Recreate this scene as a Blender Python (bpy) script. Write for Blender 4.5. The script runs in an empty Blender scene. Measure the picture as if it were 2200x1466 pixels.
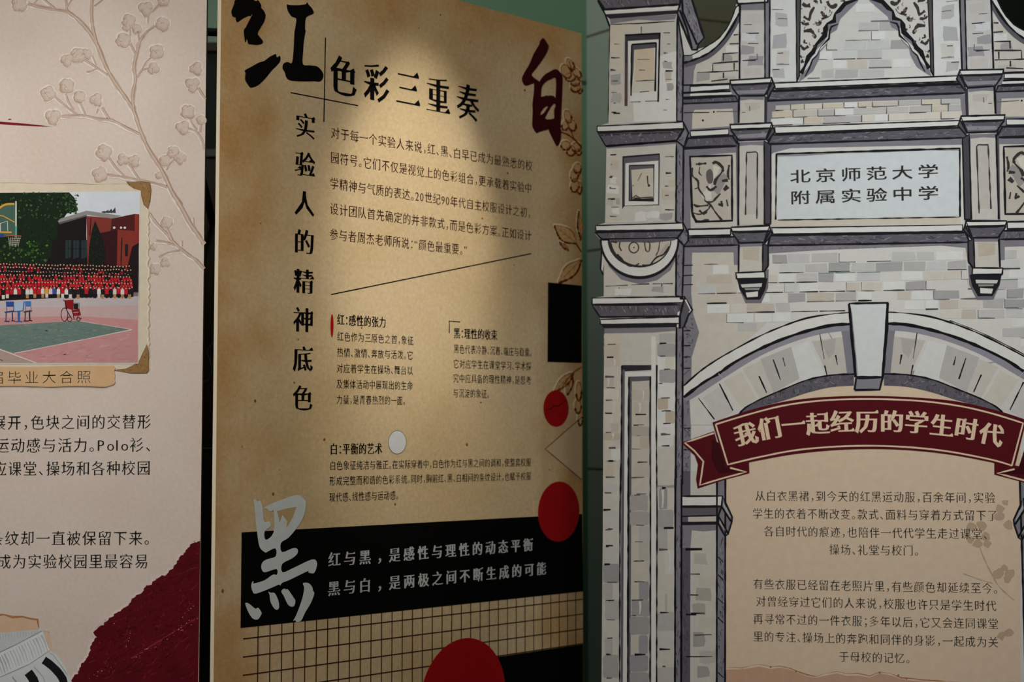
import bpy, math, random
from mathutils import Vector, Matrix
from mathutils.geometry import intersect_point_line

SC = bpy.context.scene
COL = SC.collection
random.seed(7)

# ---------------------------------------------------------------- camera, world, lights, exposure
F_PX, HOR = 3250.0, 920.0
TH = math.atan((HOR - 733.0) / F_PX)
CAM = Vector((0, 0, 1.5))
cd = bpy.data.cameras.new('camera'); cam = bpy.data.objects.new('camera', cd); COL.objects.link(cam)
cam.location = CAM; cam.rotation_euler = (math.pi / 2 + TH, 0, 0)
cd.sensor_width = 36.0; cd.lens = F_PX / 2200.0 * 36.0
cd.clip_start = 0.05
cd.dof.use_dof = True; cd.dof.focus_distance = 2.86; cd.dof.aperture_fstop = 3.2
SC.camera = cam
SC.view_settings.view_transform = 'Standard'; SC.view_settings.look = 'None'
SC.view_settings.exposure = 0.0; SC.view_settings.gamma = 1.0; SC.view_settings.use_curve_mapping = False

w = bpy.data.worlds.new('world'); SC.world = w; w.use_nodes = True
w.node_tree.nodes['Background'].inputs[0].default_value = (0.80, 0.90, 1.0, 1)
w.node_tree.nodes['Background'].inputs[1].default_value = 0.015

def lamp(name, kind, loc, target, energy, col, **kw):
    l = bpy.data.lights.new(name, kind); l.energy = energy; l.color = col
    for k, v in kw.items(): setattr(l, k, v)
    o = bpy.data.objects.new(name, l); COL.objects.link(o); o.location = loc
    o.rotation_euler = (Vector(target) - Vector(loc)).to_track_quat('-Z', 'Y').to_euler()
    return o
NEUT = (1.0, 0.95, 0.86); COOL = (0.84, 0.94, 1.0); PLAIN = (1.0, 0.97, 0.93)
def spot(name, loc, target, energy, ang, blend, col=NEUT, soft=0.03):
    return lamp(name, 'SPOT', loc, target, energy, col, spot_size=math.radians(ang), spot_blend=blend, shadow_soft_size=soft)
# unseen spots, added and fitted together for the bright pool on the tan board
spot('fit_spot_top', (0.10, 2.75, 2.75), (-0.19, 3.09, 2.0), 9, 30, 0.6)
spot('fit_spot_high', (0.45, 2.40, 3.0), (-0.20, 3.08, 1.92), 31, 22, 0.8)
spot('fit_spot_low', (0.70, 1.60, 2.9), (-0.20, 3.08, 1.52), 25, 17, 1.0)
spot('fit_spot_wide', (0.35, 2.20, 3.0), (-0.20, 3.08, 1.75), 19, 26, 0.9)
# downlight on the pale board, plus unseen fill spots added beside it
spot('downlight_left', (-1.20, 2.05, 2.95), (-1.15, 2.70, 1.65), 12.5, 44, 0.8, PLAIN, 0.05)
spot('fill_spot_pale', (-0.90, 1.90, 3.0), (-0.85, 2.765, 1.75), 19, 40, 1.0, PLAIN, 0.05)
spot('fill_spot_edge', (-0.75, 1.60, 3.0), (-0.68, 2.765, 1.75), 10, 34, 0.8, PLAIN, 0.05)
# cool light on the arch, plus unseen fill spots added for pillar and gateway
spot('downlight_arch', (1.35, 1.60, 3.2), (1.12, 3.0, 1.95), 40, 54, 1.0, COOL, 0.1)
spot('fill_spot_pillar', (0.60, 2.20, 3.1), (0.60, 3.10, 2.2), 17, 50, 1.0, (0.86, 0.96, 1.0), 0.2)
spot('fill_spot_gate', (0.90, 1.20, 3.1), (0.80, 3.10, 1.50), 47, 36, 1.0, PLAIN, 0.25)
lamp('room_light', 'AREA', (-1.5, -0.5, 3.1), (-0.1, 3.0, 1.35), 46, (1.0, 0.96, 0.89), shape='RECTANGLE', size=1.8, size_y=1.4)
lamp('top_fill', 'AREA', (-0.2, 1.6, 3.5), (-0.2, 1.9, 0.0), 13, NEUT, shape='RECTANGLE', size=3.0, size_y=1.0)  # unseen area fill, added as ambient light from above
lamp('wall_fill', 'AREA', (0.3, 3.75, 3.3), (0.3, 4.30, 2.2), 3.2, (0.95, 1.0, 0.92), shape='RECTANGLE', size=2.6, size_y=0.2)  # unseen lamp added to brighten the top of the wall

# ---------------------------------------------------------------- helpers
def lin(c):
    return tuple(((v / 255) / 12.92 if v / 255 <= 0.04045 else ((v / 255 + 0.055) / 1.055) ** 2.4) for v in c[:3])

def ray(px, py):
    u = (px - 1100.0) / F_PX; v = (733.0 - py) / F_PX
    return Vector((u, math.cos(TH) - v * math.sin(TH), math.sin(TH) + v * math.cos(TH)))

def at(px, py, Y):
    r = ray(px, py); return CAM + r * (Y / r.y)

def K(x0, y0, s):
    return (x0, y0, s)
PX = (0, 0, 1.0)
K1 = K(1240, 0, 4.581); K2 = K(1240, 260, 3.4896); K3 = K(1240, 620, 3.4896); K4 = K(1240, 1000, 3.1459)
K5 = K(1640, 0, 3.9286); K6 = K(1640, 280, 3.6643); K7 = K(1440, 620, 2.8947); K8 = K(1540, 1020, 3.2864)
A1 = K(0, 0, 3.331); A2 = K(0, 360, 3.0542); A3 = K(0, 820, 2.2688)
B1 = K(450, 0, 2.5882); B2 = K(600, 600, 2.9318); B3 = K(450, 1040, 2.5882)
B4 = K(480, 0, 7.329); B5 = K(1100, 70, 5.8647); B6 = K(500, 1050, 4.8864); B7 = K(1150, 100, 2.7167); B8 = K(1150, 600, 2.4444)

def topx(pts, k):
    return [(k[0] + x / k[2], k[1] + y / k[2]) for x, y in pts]

class Board:
    """a vertical plane: a point it passes through and its direction to the right"""
    def __init__(self, px, Y, d):
        p = at(px, 733, Y); n = math.hypot(*d)
        self.d = Vector((d[0] / n, d[1] / n, 0)); self.o = Vector((p.x, p.y, 0))
        self.n = Vector((self.d.y, -self.d.x, 0)); self.mid = 0.0
    def st(self, px, py):
        r = ray(px, py); t = (self.o - CAM).dot(self.n) / r.dot(self.n); p = CAM + r * t
        return ((p - self.o).dot(self.d), p.z)
    def root(self, name):
        o = bpy.data.objects.new(name, None); COL.objects.link(o)
        o.location = self.o; o.rotation_euler = (0, 0, math.atan2(self.d.y, self.d.x)); o.empty_display_size = 0.1
        return o

def tag(o, label, cat=None, group=None, kind=None):
    o['label'] = label
    if cat: o['category'] = cat
    if group: o['group'] = group
    if kind: o['kind'] = kind
    return o

def catmull(p, n=6, closed=False):
    if len(p) < 3: return list(p)
    out = []; N = len(p)
    for i in range(N if closed else N - 1):
        if closed: a, b, c, d = p[i - 1], p[i], p[(i + 1) % N], p[(i + 2) % N]
        else: a, b, c, d = p[max(i - 1, 0)], p[i], p[i + 1], p[min(i + 2, N - 1)]
        for k in range(n):
            t = k / n
            out.append(tuple(0.5 * (2 * b[j] + (c[j] - a[j]) * t + (2 * a[j] - 5 * b[j] + 4 * c[j] - d[j]) * t * t + (3 * b[j] - a[j] - 3 * c[j] + d[j]) * t ** 3) for j in (0, 1)))
    if not closed: out.append(tuple(p[-1]))
    return out

def inside(p, poly):
    x, y = p; r = False; j = len(poly) - 1
    for i in range(len(poly)):
        xi, yi = poly[i]; xj, yj = poly[j]
        if (yi > y) != (yj > y) and x < (xj - xi) * (y - yi) / (yj - yi) + xi: r = not r
        j = i
    return r

LAYER = 0.00004
class Sheet:
    """printed shapes on one board, collected into one flat mesh with an ink colour per face"""
    def __init__(self, board, k=PX, base=0, mirror=False):
        self.b = board; self.k = k; self.v = []; self.f = []; self.c = []; self.base = base; self.m = mirror; self.q = 0; self.w = 1.18 if board is globals().get('RB') else 1.0
    def _add(self, pts, faces, col, layer):
        off = len(self.v); self.q = (self.q + 1) % 20; y = -(0.0003 + LAYER * (self.base + layer) + 1.8e-6 * self.q); m = self.m; c2 = 2 * self.b.mid
        for s, t in pts: self.v.append((c2 - s if m else s, y, t))
        for f in faces:
            self.f.append([off + i for i in (reversed(f) if m else f)]); self.c.append(col)
    def poly(self, col, layer, pts, k=None, smooth=0, ol=0, olc=(30, 30, 35), oll=None):
        p = topx(pts, k or self.k)
        if smooth: p = catmull(p, smooth, True)
        a = sum(p[i - 1][0] * p[i][1] - p[i][0] * p[i - 1][1] for i in range(len(p)))
        if a > 0: p = p[::-1]                      # px y runs down: this order faces the front
        self._add([self.b.st(*q) for q in p], [list(range(len(p)))], col, layer)
        if ol: self.line(olc, layer + 1 if oll is None else oll, p + [p[0]], ol, PX)
        return p
    def line(self, col, layer, pts, wd, k=None, smooth=0, jit=0.22, taper=None):
        p = topx(pts, k or self.k)
        if smooth: p = catmull(p, smooth)
        q = [p[0]]
        for a, b in zip(p, p[1:]):                 # resample so that the hand-drawn width can vary
            L = math.hypot(b[0] - a[0], b[1] - a[1]); n = max(1, int(L / 14))
            for i in range(1, n + 1): q.append((a[0] + (b[0] - a[0]) * i / n, a[1] + (b[1] - a[1]) * i / n))
        v = []; N = len(q)
        for i, (x, y) in enumerate(q):
            a, b = q[max(i - 1, 0)], q[min(i + 1, N - 1)]
            dx, dy = b[0] - a[0], b[1] - a[1]; L = math.hypot(dx, dy) or 1
            h = wd * self.w / 2 * (1 + jit * random.uniform(-1, 1))
            if taper: h *= taper[0] + (taper[1] - taper[0]) * i / max(N - 1, 1)
            v += [(x - dy / L * h, y + dx / L * h), (x + dy / L * h, y - dx / L * h)]
        self._add([self.b.st(*z) for z in v], [[2 * i, 2 * i + 2, 2 * i + 3, 2 * i + 1] for i in range(N - 1)], col, layer)
    def disc(self, col, layer, cx, cy, r, n=64, rx=None, k=PX):
        (cx, cy), = topx([(cx, cy)], k); s0, t0 = self.b.st(cx, cy); R = abs(self.b.st(cx, cy - r)[1] - t0)
        RX = R if rx is None else abs(self.b.st(cx + rx, cy)[0] - s0)
        self._add([(s0 + RX * math.cos(2 * math.pi * i / n), t0 + R * math.sin(2 * math.pi * i / n)) for i in range(n)], [list(range(n))], col, layer)
    def blob(self, col, layer, x, y, r, k=None, n=12, rough=0.14, ry=None):
        (x, y), = topx([(x, y)], k or self.k)
        ry = r if ry is None else ry
        p = [(x + r * (1 + rough * random.uniform(-1, 1)) * math.cos(a), y + ry * (1 + rough * random.uniform(-1, 1)) * math.sin(a)) for a in [2 * math.pi * i / n for i in range(n)]]
        self.poly(col, layer, p, PX, smooth=3)
    def hatch(self, layer, pts, k, n, cols, ln=(4, 12), wd=(1, 2.4), ang=None):
        p = topx(pts, k); xs = [q[0] for q in p]; ys = [q[1] for q in p]; done = 0
        for _ in range(n * 6):
            if done >= n: break
            x, y = random.uniform(min(xs), max(xs)), random.uniform(min(ys), max(ys)); L = random.uniform(*ln)
            a = random.uniform(0, 6.28) if ang is None else ang + random.uniform(-0.35, 0.35)
            e = (x + L * math.cos(a), y + L * math.sin(a))
            if inside((x, y), p) and inside(e, p):
                self.line(random.choice(cols), layer, [(x, y), e], random.uniform(*wd), PX, taper=(1, 0.5)); done += 1
    def build(self, name, parent, mat=None):
        me = bpy.data.meshes.new(name); me.from_pydata(self.v, [], self.f)
        ca = me.color_attributes.new('ink', 'FLOAT_COLOR', 'CORNER')
        buf = []
        for f, c in zip(self.f, self.c): buf += (list(lin(c)) + [1.0]) * len(f)
        ca.data.foreach_set('color', buf); me.update()
        me.materials.append(mat or INK)
        o = bpy.data.objects.new(name, me); COL.objects.link(o); o.parent = parent
        return o

# ---------------------------------------------------------------- lettering: outlines of the built-in font, re-weighted towards a book face
_fc = bpy.data.curves.new('lettering', 'FONT'); _fc.resolution_u = 2
_fo = bpy.data.objects.new('lettering', _fc); COL.objects.link(_fo)
_raw = {}
def raw(ch):
    if ch not in _raw:
        _fc.body = ch; dg = bpy.context.evaluated_depsgraph_get(); dg.update()
        ev = _fo.evaluated_get(dg); m = ev.to_mesh()
        V = [(v.co.x, v.co.y) for v in m.vertices]; F = [list(p.vertices) for p in m.polygons]; ev.to_mesh_clear()
        out = []
        for f in F:
            a = sum(V[f[i - 1]][0] * V[f[i]][1] - V[f[i]][0] * V[f[i - 1]][1] for i in range(len(f)))
            out.append(f if a > 0 else f[::-1])
        _raw[ch] = (V, out)
    return _raw[ch]

_gl = {}
def glyph(ch, dx=0.0, dy=0.0, serif=0.0):
    """dx thickens upright strokes, dy thickens (negative: thins) level strokes, serif adds the triangular stroke ends"""
    key = (ch, dx, dy, serif)
    if key in _gl: return _gl[key]
    V, F = raw(ch); cnt = {}
    for f in F:
        for i in range(len(f)): cnt[(f[i], f[(i + 1) % len(f)])] = 1
    nxt = {a: b for (a, b) in cnt if (b, a) not in cnt}; prv = {b: a for a, b in nxt.items()}
    def nrm(a, b):
        x, y = V[b][0] - V[a][0], V[b][1] - V[a][1]; L = math.hypot(x, y) or 1e-9
        return y / L, -x / L, L
    N = [list(v) for v in V]; F2 = [list(f) for f in F]
    for v in nxt:
        if v not in prv: continue
        n1, n2 = nrm(prv[v], v), nrm(v, nxt[v])
        o1 = dx * abs(n1[0]) + dy * abs(n1[1]); o2 = dx * abs(n2[0]) + dy * abs(n2[1])
        det = n1[0] * n2[1] - n1[1] * n2[0]
        if abs(det) > 0.35: ox, oy = (o1 * n2[1] - o2 * n1[1]) / det, (n1[0] * o2 - n2[0] * o1) / det
        else:
            mx, my = n1[0] + n2[0], n1[1] + n2[1]; L = math.hypot(mx, my) or 1; o = (o1 + o2) / 2; ox, oy = mx / L * o, my / L * o
        N[v] = [V[v][0] + ox, V[v][1] + oy]
    if serif:
        for a, b in nxt.items():                   # right-hand ends of level strokes
            n = nrm(a, b)
            if n[0] > 0.93 and 0.03 < n[2] < 0.12 and a in prv and b in nxt:
                up, dn = nrm(b, nxt[b]), nrm(prv[a], a)
                if up[1] > 0.9 and dn[1] < -0.9 and up[2] > 0.13:
                    x, y = N[b]; i = len(N)
                    N += [[x + 0.012, y - 0.004], [x - serif * 0.55, y + serif], [x - serif * 1.9, y - 0.002]]
                    F2.append([i, i + 1, i + 2])
        for v in nxt:                              # shoulders of box-shaped strokes
            if v not in prv: continue
            n1, n2 = nrm(prv[v], v), nrm(v, nxt[v])
            if n1[0] > 0.93 and n2[1] > 0.93 and n1[2] > 0.2 and n2[2] > 0.2:
                x, y = N[v]; i = len(N)
                N += [[x + serif * 0.35, y - serif * 0.3], [x - serif * 0.25, y + serif * 0.6], [x - serif * 1.5, y - 0.002]]; F2.append([i, i + 1, i + 2])
    _gl[key] = (N, F2); return _gl[key]

HALF = {c: 0.52 for c in '，、。：；“”'}; HALF.update({c: 0.55 for c in '0123456789'}); HALF.update({'P': .62, 'o': .56, 'l': .34})
def text(sh, s, p0, p1, em, col, layer=0, gx=0.97, dx=0.0, dy=-0.016, serif=0.07, half=None, k=None):
    """one line of writing between two points of its centre line; em = height of the letter body in pixels at the left end"""
    (a, b) = topx([p0, p1], k or sh.k); B = sh.b
    P0 = Vector(B.st(*a)); P1 = Vector(B.st(*b)); L = (P1 - P0).length; e = (P1 - P0) / L; up = Vector((-e.y, e.x))
    H = abs(B.st(a[0], a[1] - em)[1] - B.st(*a)[1]) * 0.5 + abs(B.st(b[0], b[1] - em * HR(B, a, b))[1] - B.st(*b)[1]) * 0.5
    ws = [(half or HALF.get(c, 1.0)) if c in HALF else 1.0 for c in s]; u = L / sum(ws); x = 0.0
    for c, wd in zip(s, ws):
        V, F = glyph(c, dx, dy, serif if c not in HALF else 0)
        sx = u * gx
        if c in '，、。：；' : x0 = x + (0.04 if half is None else 0.3) * u
        elif c in HALF: x0 = x + 0.03 * u; sx = u * gx * 1.0
        else: x0 = x + (u - sx) / 2
        pts = [P0 + e * (x0 + q[0] * sx) + up * ((q[1] - 0.38) * H) for q in V]
        sh._add([(q.x, q.y) for q in pts], F, col, layer); x += u * wd
def block(name, parent, board, k, base, items, col, label=None, **st):
    """a block of writing: an Empty that carries its lines"""
    e = bpy.data.objects.new(name, None); COL.objects.link(e); e.parent = parent; e.empty_display_size = 0.05
    if label: e['label'] = label
    for it in items:
        sh = Sheet(board, k, base); o2 = dict(st); o2['em'] = it[3] if len(it) > 3 else st['em']
        em = o2.pop('em'); text(sh, it[0], it[1], it[2], em, col, **o2); sh.build('text_line', e)
    return e
def HR(B, a, b):
    """how much smaller the far end of a line is drawn"""
    da = abs(B.st(a[0], a[1] - 10)[1] - B.st(*a)[1]); db = abs(B.st(b[0], b[1] - 10)[1] - B.st(*b)[1])
    return da / db
def char(sh, c, ctr, em, col, layer=0, rot=0.0, gx=1.0, dx=0.0, dy=0.0, serif=0.0, k=None):
    (a,) = topx([ctr], k or sh.k); B = sh.b; P = Vector(B.st(*a)); H = abs(B.st(a[0], a[1] - em)[1] - P.y)
    V, F = glyph(c, dx, dy, serif); cr, sr = math.cos(rot), math.sin(rot); out = []
    for q in V:
        x, y = (q[0] - 0.5) * H * gx, (q[1] - 0.38) * H
        out.append((P.x + x * cr - y * sr, P.y + x * sr + y * cr))
    sh._add(out, F, col, layer)

# ---------------------------------------------------------------- materials
def mat(name, base=(200, 200, 200), rough=0.6, spec=0.25):
    m = bpy.data.materials.new(name); m.use_nodes = True
    b = m.node_tree.nodes['Principled BSDF']; b.inputs['Base Color'].default_value = (*lin(base), 1)
    b.inputs['Roughness'].default_value = rough; b.inputs['Specular IOR Level'].default_value = spec
    return m
def noise_mat(name, stops, scale=6, detail=8, rough=0.6, spec=0.1, fine=None, stretch=(1, 1, 1), distort=0.0, bump=0.0):
    """colour from a noise ramp in object space, with a second finer noise multiplied in"""
    m = mat(name, stops[0][1], rough, spec); nt = m.node_tree; b = nt.nodes['Principled BSDF']
    tc = nt.nodes.new('ShaderNodeTexCoord'); mp = nt.nodes.new('ShaderNodeMapping'); mp.inputs['Scale'].default_value = stretch
    nt.links.new(tc.outputs['Object'], mp.inputs[0])
    n = nt.nodes.new('ShaderNodeTexNoise'); n.inputs['Scale'].default_value = scale; n.inputs['Detail'].default_value = detail; n.inputs['Distortion'].default_value = distort
    nt.links.new(mp.outputs[0], n.inputs['Vector'])
    r = nt.nodes.new('ShaderNodeValToRGB'); nt.links.new(n.outputs[0], r.inputs[0])
    while len(r.color_ramp.elements) < len(stops): r.color_ramp.elements.new(0.5)
    for el, (p, c) in zip(r.color_ramp.elements, stops): el.position = p; el.color = (*lin(c), 1)
    out = r.outputs[0]
    if fine:
        f = nt.nodes.new('ShaderNodeTexNoise'); f.inputs['Scale'].default_value = fine[0]; f.inputs['Detail'].default_value = 5; f.inputs['Distortion'].default_value = fine[3] if len(fine) > 3 else 0
        nt.links.new(mp.outputs[0], f.inputs['Vector'])
        r2 = nt.nodes.new('ShaderNodeMapRange'); nt.links.new(f.outputs[0], r2.inputs[0])
        r2.inputs[1].default_value = 0.3; r2.inputs[2].default_value = 0.7; r2.inputs[3].default_value = fine[1]; r2.inputs[4].default_value = fine[2]
        mx = nt.nodes.new('ShaderNodeMix'); mx.data_type = 'RGBA'; mx.blend_type = 'MULTIPLY'; mx.inputs[0].default_value = 1
        nt.links.new(out, mx.inputs[6]); nt.links.new(r2.outputs[0], mx.inputs[7]); out = mx.outputs[2]
    nt.links.new(out, b.inputs['Base Color'])
    return m

def ink_material(name, rough, lo, hi, scale):
    m = mat(name, (128, 128, 128), rough, 0.08); nt = m.node_tree; b = nt.nodes['Principled BSDF']
    a = nt.nodes.new('ShaderNodeVertexColor'); a.layer_name = 'ink'
    tc = nt.nodes.new('ShaderNodeTexCoord'); n = nt.nodes.new('ShaderNodeTexNoise'); n.inputs['Scale'].default_value = scale; n.inputs['Detail'].default_value = 6
    nt.links.new(tc.outputs['Object'], n.inputs['Vector'])
    r2 = nt.nodes.new('ShaderNodeMapRange'); nt.links.new(n.outputs[0], r2.inputs[0])
    r2.inputs[1].default_value = 0.3; r2.inputs[2].default_value = 0.7; r2.inputs[3].default_value = lo; r2.inputs[4].default_value = hi
    mx = nt.nodes.new('ShaderNodeMix'); mx.data_type = 'RGBA'; mx.blend_type = 'MULTIPLY'; mx.inputs[0].default_value = 1
    nt.links.new(a.outputs[0], mx.inputs[6]); nt.links.new(r2.outputs[0], mx.inputs[7]); nt.links.new(mx.outputs[2], b.inputs['Base Color'])
    return m
INK = ink_material('printing_ink', 0.6, 0.95, 1.03, 60)
INK_ROUGH = ink_material('mottled_ink', 0.65, 0.86, 1.10, 26)

M_PINK = noise_mat('pale_pink_paper', [(0.35, (222, 205, 192)), (0.65, (229, 214, 203))], 5, 6, fine=(150, 0.95, 1.03))
M_TAN = noise_mat('aged_tan_paper', [(0.30, (214, 184, 134)), (0.45, (226, 198, 152)), (0.62, (230, 204, 162)), (0.78, (218, 188, 138))], 3.2, 7, fine=(120, 0.88, 1.06, 0.5), distort=0.4)
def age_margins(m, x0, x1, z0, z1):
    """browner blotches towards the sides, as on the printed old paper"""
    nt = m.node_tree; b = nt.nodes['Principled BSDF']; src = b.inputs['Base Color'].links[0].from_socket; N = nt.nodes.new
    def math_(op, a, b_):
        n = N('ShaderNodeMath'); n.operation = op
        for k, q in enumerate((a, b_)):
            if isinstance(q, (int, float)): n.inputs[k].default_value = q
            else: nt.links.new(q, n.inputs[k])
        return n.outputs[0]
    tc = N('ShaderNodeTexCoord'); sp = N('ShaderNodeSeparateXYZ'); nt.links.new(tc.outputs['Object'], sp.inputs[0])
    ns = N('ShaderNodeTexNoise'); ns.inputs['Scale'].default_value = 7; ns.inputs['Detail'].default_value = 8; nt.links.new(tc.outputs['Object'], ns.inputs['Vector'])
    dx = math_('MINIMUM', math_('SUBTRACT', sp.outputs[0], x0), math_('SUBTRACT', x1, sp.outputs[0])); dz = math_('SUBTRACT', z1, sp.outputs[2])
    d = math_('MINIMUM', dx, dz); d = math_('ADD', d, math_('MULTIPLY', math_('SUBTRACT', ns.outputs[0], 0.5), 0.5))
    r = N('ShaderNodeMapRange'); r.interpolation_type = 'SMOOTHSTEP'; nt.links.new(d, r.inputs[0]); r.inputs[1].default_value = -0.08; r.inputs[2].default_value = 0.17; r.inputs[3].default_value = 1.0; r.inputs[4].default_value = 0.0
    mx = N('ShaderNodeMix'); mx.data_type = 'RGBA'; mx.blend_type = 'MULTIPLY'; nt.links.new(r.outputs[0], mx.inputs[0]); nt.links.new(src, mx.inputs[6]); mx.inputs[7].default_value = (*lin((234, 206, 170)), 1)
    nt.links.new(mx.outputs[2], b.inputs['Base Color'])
M_STONE = noise_mat('drawn_stone_print', [(0.35, (212, 211, 207)), (0.65, (220, 218, 212))], 6, 5, fine=(90, 0.97, 1.02))
M_EDGE = mat('cream_foam_edge', (250, 236, 208), 0.7)
M_DKEDGE = mat('brown_foam_edge', (92, 66, 50), 0.7)
M_BLACK = mat('black_metal', (16, 16, 17), 0.45, 0.4)
M_GREEN = noise_mat('green_wall_panel', [(0.3, (70, 114, 82)), (0.7, (77, 121, 88))], 3, 4, rough=0.35, spec=0.4)
M_WOOD = noise_mat('dark_brown_wood', [(0.3, (34, 26, 18)), (0.7, (48, 38, 27))], 4, 6, rough=0.4, stretch=(8, 8, 0.6))
M_GREY = noise_mat('smoky_glass_panel', [(0.3, (30, 36, 32)), (0.7, (42, 48, 42))], 2, 3, rough=0.7, spec=0.1)
M_FLOOR = noise_mat('grey_floor_tile', [(0.3, (96, 92, 86)), (0.7, (112, 108, 100))], 4, 6, rough=0.4)
M_CORD = mat('grey_cord', (120, 126, 116), 0.5)

def tile_mat(name, c1, c2, mortar, bw, bh, rough):
    m = mat(name, c1, rough, 0.4); nt = m.node_tree; b = nt.nodes['Principled BSDF']
    tc = nt.nodes.new('ShaderNodeTexCoord'); mp = nt.nodes.new('ShaderNodeMapping'); mp.inputs['Rotation'].default_value = (math.pi / 2, 0, 0)
    nt.links.new(tc.outputs['UV'], mp.inputs[0]); mp.inputs['Rotation'].default_value = (0, 0, 0)
    t = nt.nodes.new('ShaderNodeTexBrick'); nt.links.new(mp.outputs[0], t.inputs['Vector'])
    t.offset = 0.0; t.inputs['Color1'].default_value = (*lin(c1), 1); t.inputs['Color2'].default_value = (*lin(c2), 1); t.inputs['Mortar'].default_value = (*lin(mortar), 1)
    t.inputs['Scale'].default_value = 1; t.inputs['Mortar Size'].default_value = 0.004; t.inputs['Mortar Smooth'].default_value = 0.3
    t.inputs['Brick Width'].default_value = bw; t.inputs['Row Height'].default_value = bh
    nt.links.new(t.outputs[0], b.inputs['Base Color']); return m
M_TILE2 = tile_mat('dim_olive_tile', (104, 106, 84), (98, 100, 80), (66, 60, 36), 3.0, 0.62, 0.45)  # same tile made darker and olive, for the dim side of the column
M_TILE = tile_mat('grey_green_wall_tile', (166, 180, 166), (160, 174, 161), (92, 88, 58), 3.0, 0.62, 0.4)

def mesh_obj(name, verts, faces, mats, parent=None, idx=None, uvs=None):
    me = bpy.data.meshes.new(name); me.from_pydata(verts, [], faces)
    for m in mats: me.materials.append(m)
    if idx: me.polygons.foreach_set('material_index', idx)
    if uvs:
        l = me.uv_layers.new(name='map')
        for p in me.polygons:
            for li, vi in zip(p.loop_indices, p.vertices): l.data[li].uv = uvs(p, me.vertices[vi].co)
    me.update(); o = bpy.data.objects.new(name, me); COL.objects.link(o)
    if parent: o.parent = parent
    return o

def panel(name, outline, thick, front, edge, parent):
    """a board cut to an outline given in its own plane (s, t), clockwise or not"""
    a = sum(outline[i - 1][0] * outline[i][1] - outline[i][0] * outline[i - 1][1] for i in range(len(outline)))
    if a < 0: outline = outline[::-1]
    n = len(outline); v = [(s, 0, t) for s, t in outline] + [(s, thick, t) for s, t in outline]
    f = [list(range(n)), list(range(2 * n - 1, n - 1, -1))] + [[i, i + n, (i + 1) % n + n, (i + 1) % n] for i in range(n)]
    return mesh_obj(name, v, f, [front, edge], parent, [0] + [1] * (n + 1))

def box_verts(x0, x1, y0, y1, z0, z1):
    return ([(x, y, z) for x in (x0, x1) for y in (y0, y1) for z in (z0, z1)],
            [(0, 1, 3, 2), (4, 6, 7, 5), (0, 4, 5, 1), (2, 3, 7, 6), (0, 2, 6, 4), (1, 5, 7, 3)])

def tube(name, pts, r, m, parent, seg=10):
    v = []; f = []; pts = [Vector(p) for p in pts]
    for i, p in enumerate(pts):
        t = (pts[min(i + 1, len(pts) - 1)] - pts[max(i - 1, 0)]).normalized()
        a = t.cross(Vector((0, 1, 0.01))).normalized(); b = t.cross(a)
        for j in range(seg):
            q = 2 * math.pi * j / seg; v.append(p + a * r * math.cos(q) + b * r * math.sin(q))
    for i in range(len(pts) - 1):
        for j in range(seg):
            f.append((i * seg + j, i * seg + (j + 1) % seg, (i + 1) * seg + (j + 1) % seg, (i + 1) * seg + j))
    f += [tuple(range(seg))[::-1], tuple(range(len(v) - seg, len(v)))]
    o = mesh_obj(name, [tuple(q) for q in v], f, [m], parent)
    for p in o.data.polygons: p.use_smooth = len(p.vertices) == 4
    return o

# ---------------------------------------------------------------- the three boards' planes
LB = Board(442, 2.765, (1, 0))
MB = Board(467, 2.75, (1.0137, 1))
RB = Board(1700, 3.10, (5.56, -1))
RB.mid = RB.st(1865.5, 740)[0]

# ---------------------------------------------------------------- the setting
def struct(name, verts, faces, m, uvs=None, parent=None):
    o = mesh_obj(name, verts, faces, [m], parent, uvs=uvs)
    if not parent: o['kind'] = 'structure'
    return o
v, f = box_verts(-4.0, 4.5, -1.5, 4.6, -0.05, 0.0); struct('floor', v, f, M_FLOOR)
YW = 4.30
v, f = box_verts(-4.0, 4.5, YW, YW + 0.1, 0.0, 3.6); wb = struct('wall_back', v, f, M_GREEN)
wb['label'] = 'green panelled wall behind the boards'
# joint lines of the green panels
zj = at(1256, 178, YW).z; xj = at(1256, 178, YW).x
v, f = box_verts(-0.2, xj + 0.2, YW - 0.002, YW, zj - 0.006, zj + 0.006); struct('trim_1', v, f, M_BLACK)
# tiled column: its near corner hides behind the arch board
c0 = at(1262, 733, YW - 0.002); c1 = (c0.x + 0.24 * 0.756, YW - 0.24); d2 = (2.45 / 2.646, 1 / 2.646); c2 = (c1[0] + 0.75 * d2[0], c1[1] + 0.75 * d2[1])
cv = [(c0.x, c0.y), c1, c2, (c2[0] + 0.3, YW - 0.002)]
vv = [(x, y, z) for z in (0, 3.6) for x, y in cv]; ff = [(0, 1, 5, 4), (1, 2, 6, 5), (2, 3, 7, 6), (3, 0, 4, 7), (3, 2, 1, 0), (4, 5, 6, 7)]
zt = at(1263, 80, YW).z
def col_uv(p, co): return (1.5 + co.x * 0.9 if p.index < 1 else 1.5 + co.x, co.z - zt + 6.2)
o = struct('wall_right', vv, ff, M_TILE, col_uv); o.data.materials.append(M_TILE2); o.data.polygons.foreach_set('material_index', [0, 1, 1, 0, 0, 0]); o['label'] = 'grey tiled column between the tan board and the arch'
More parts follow.
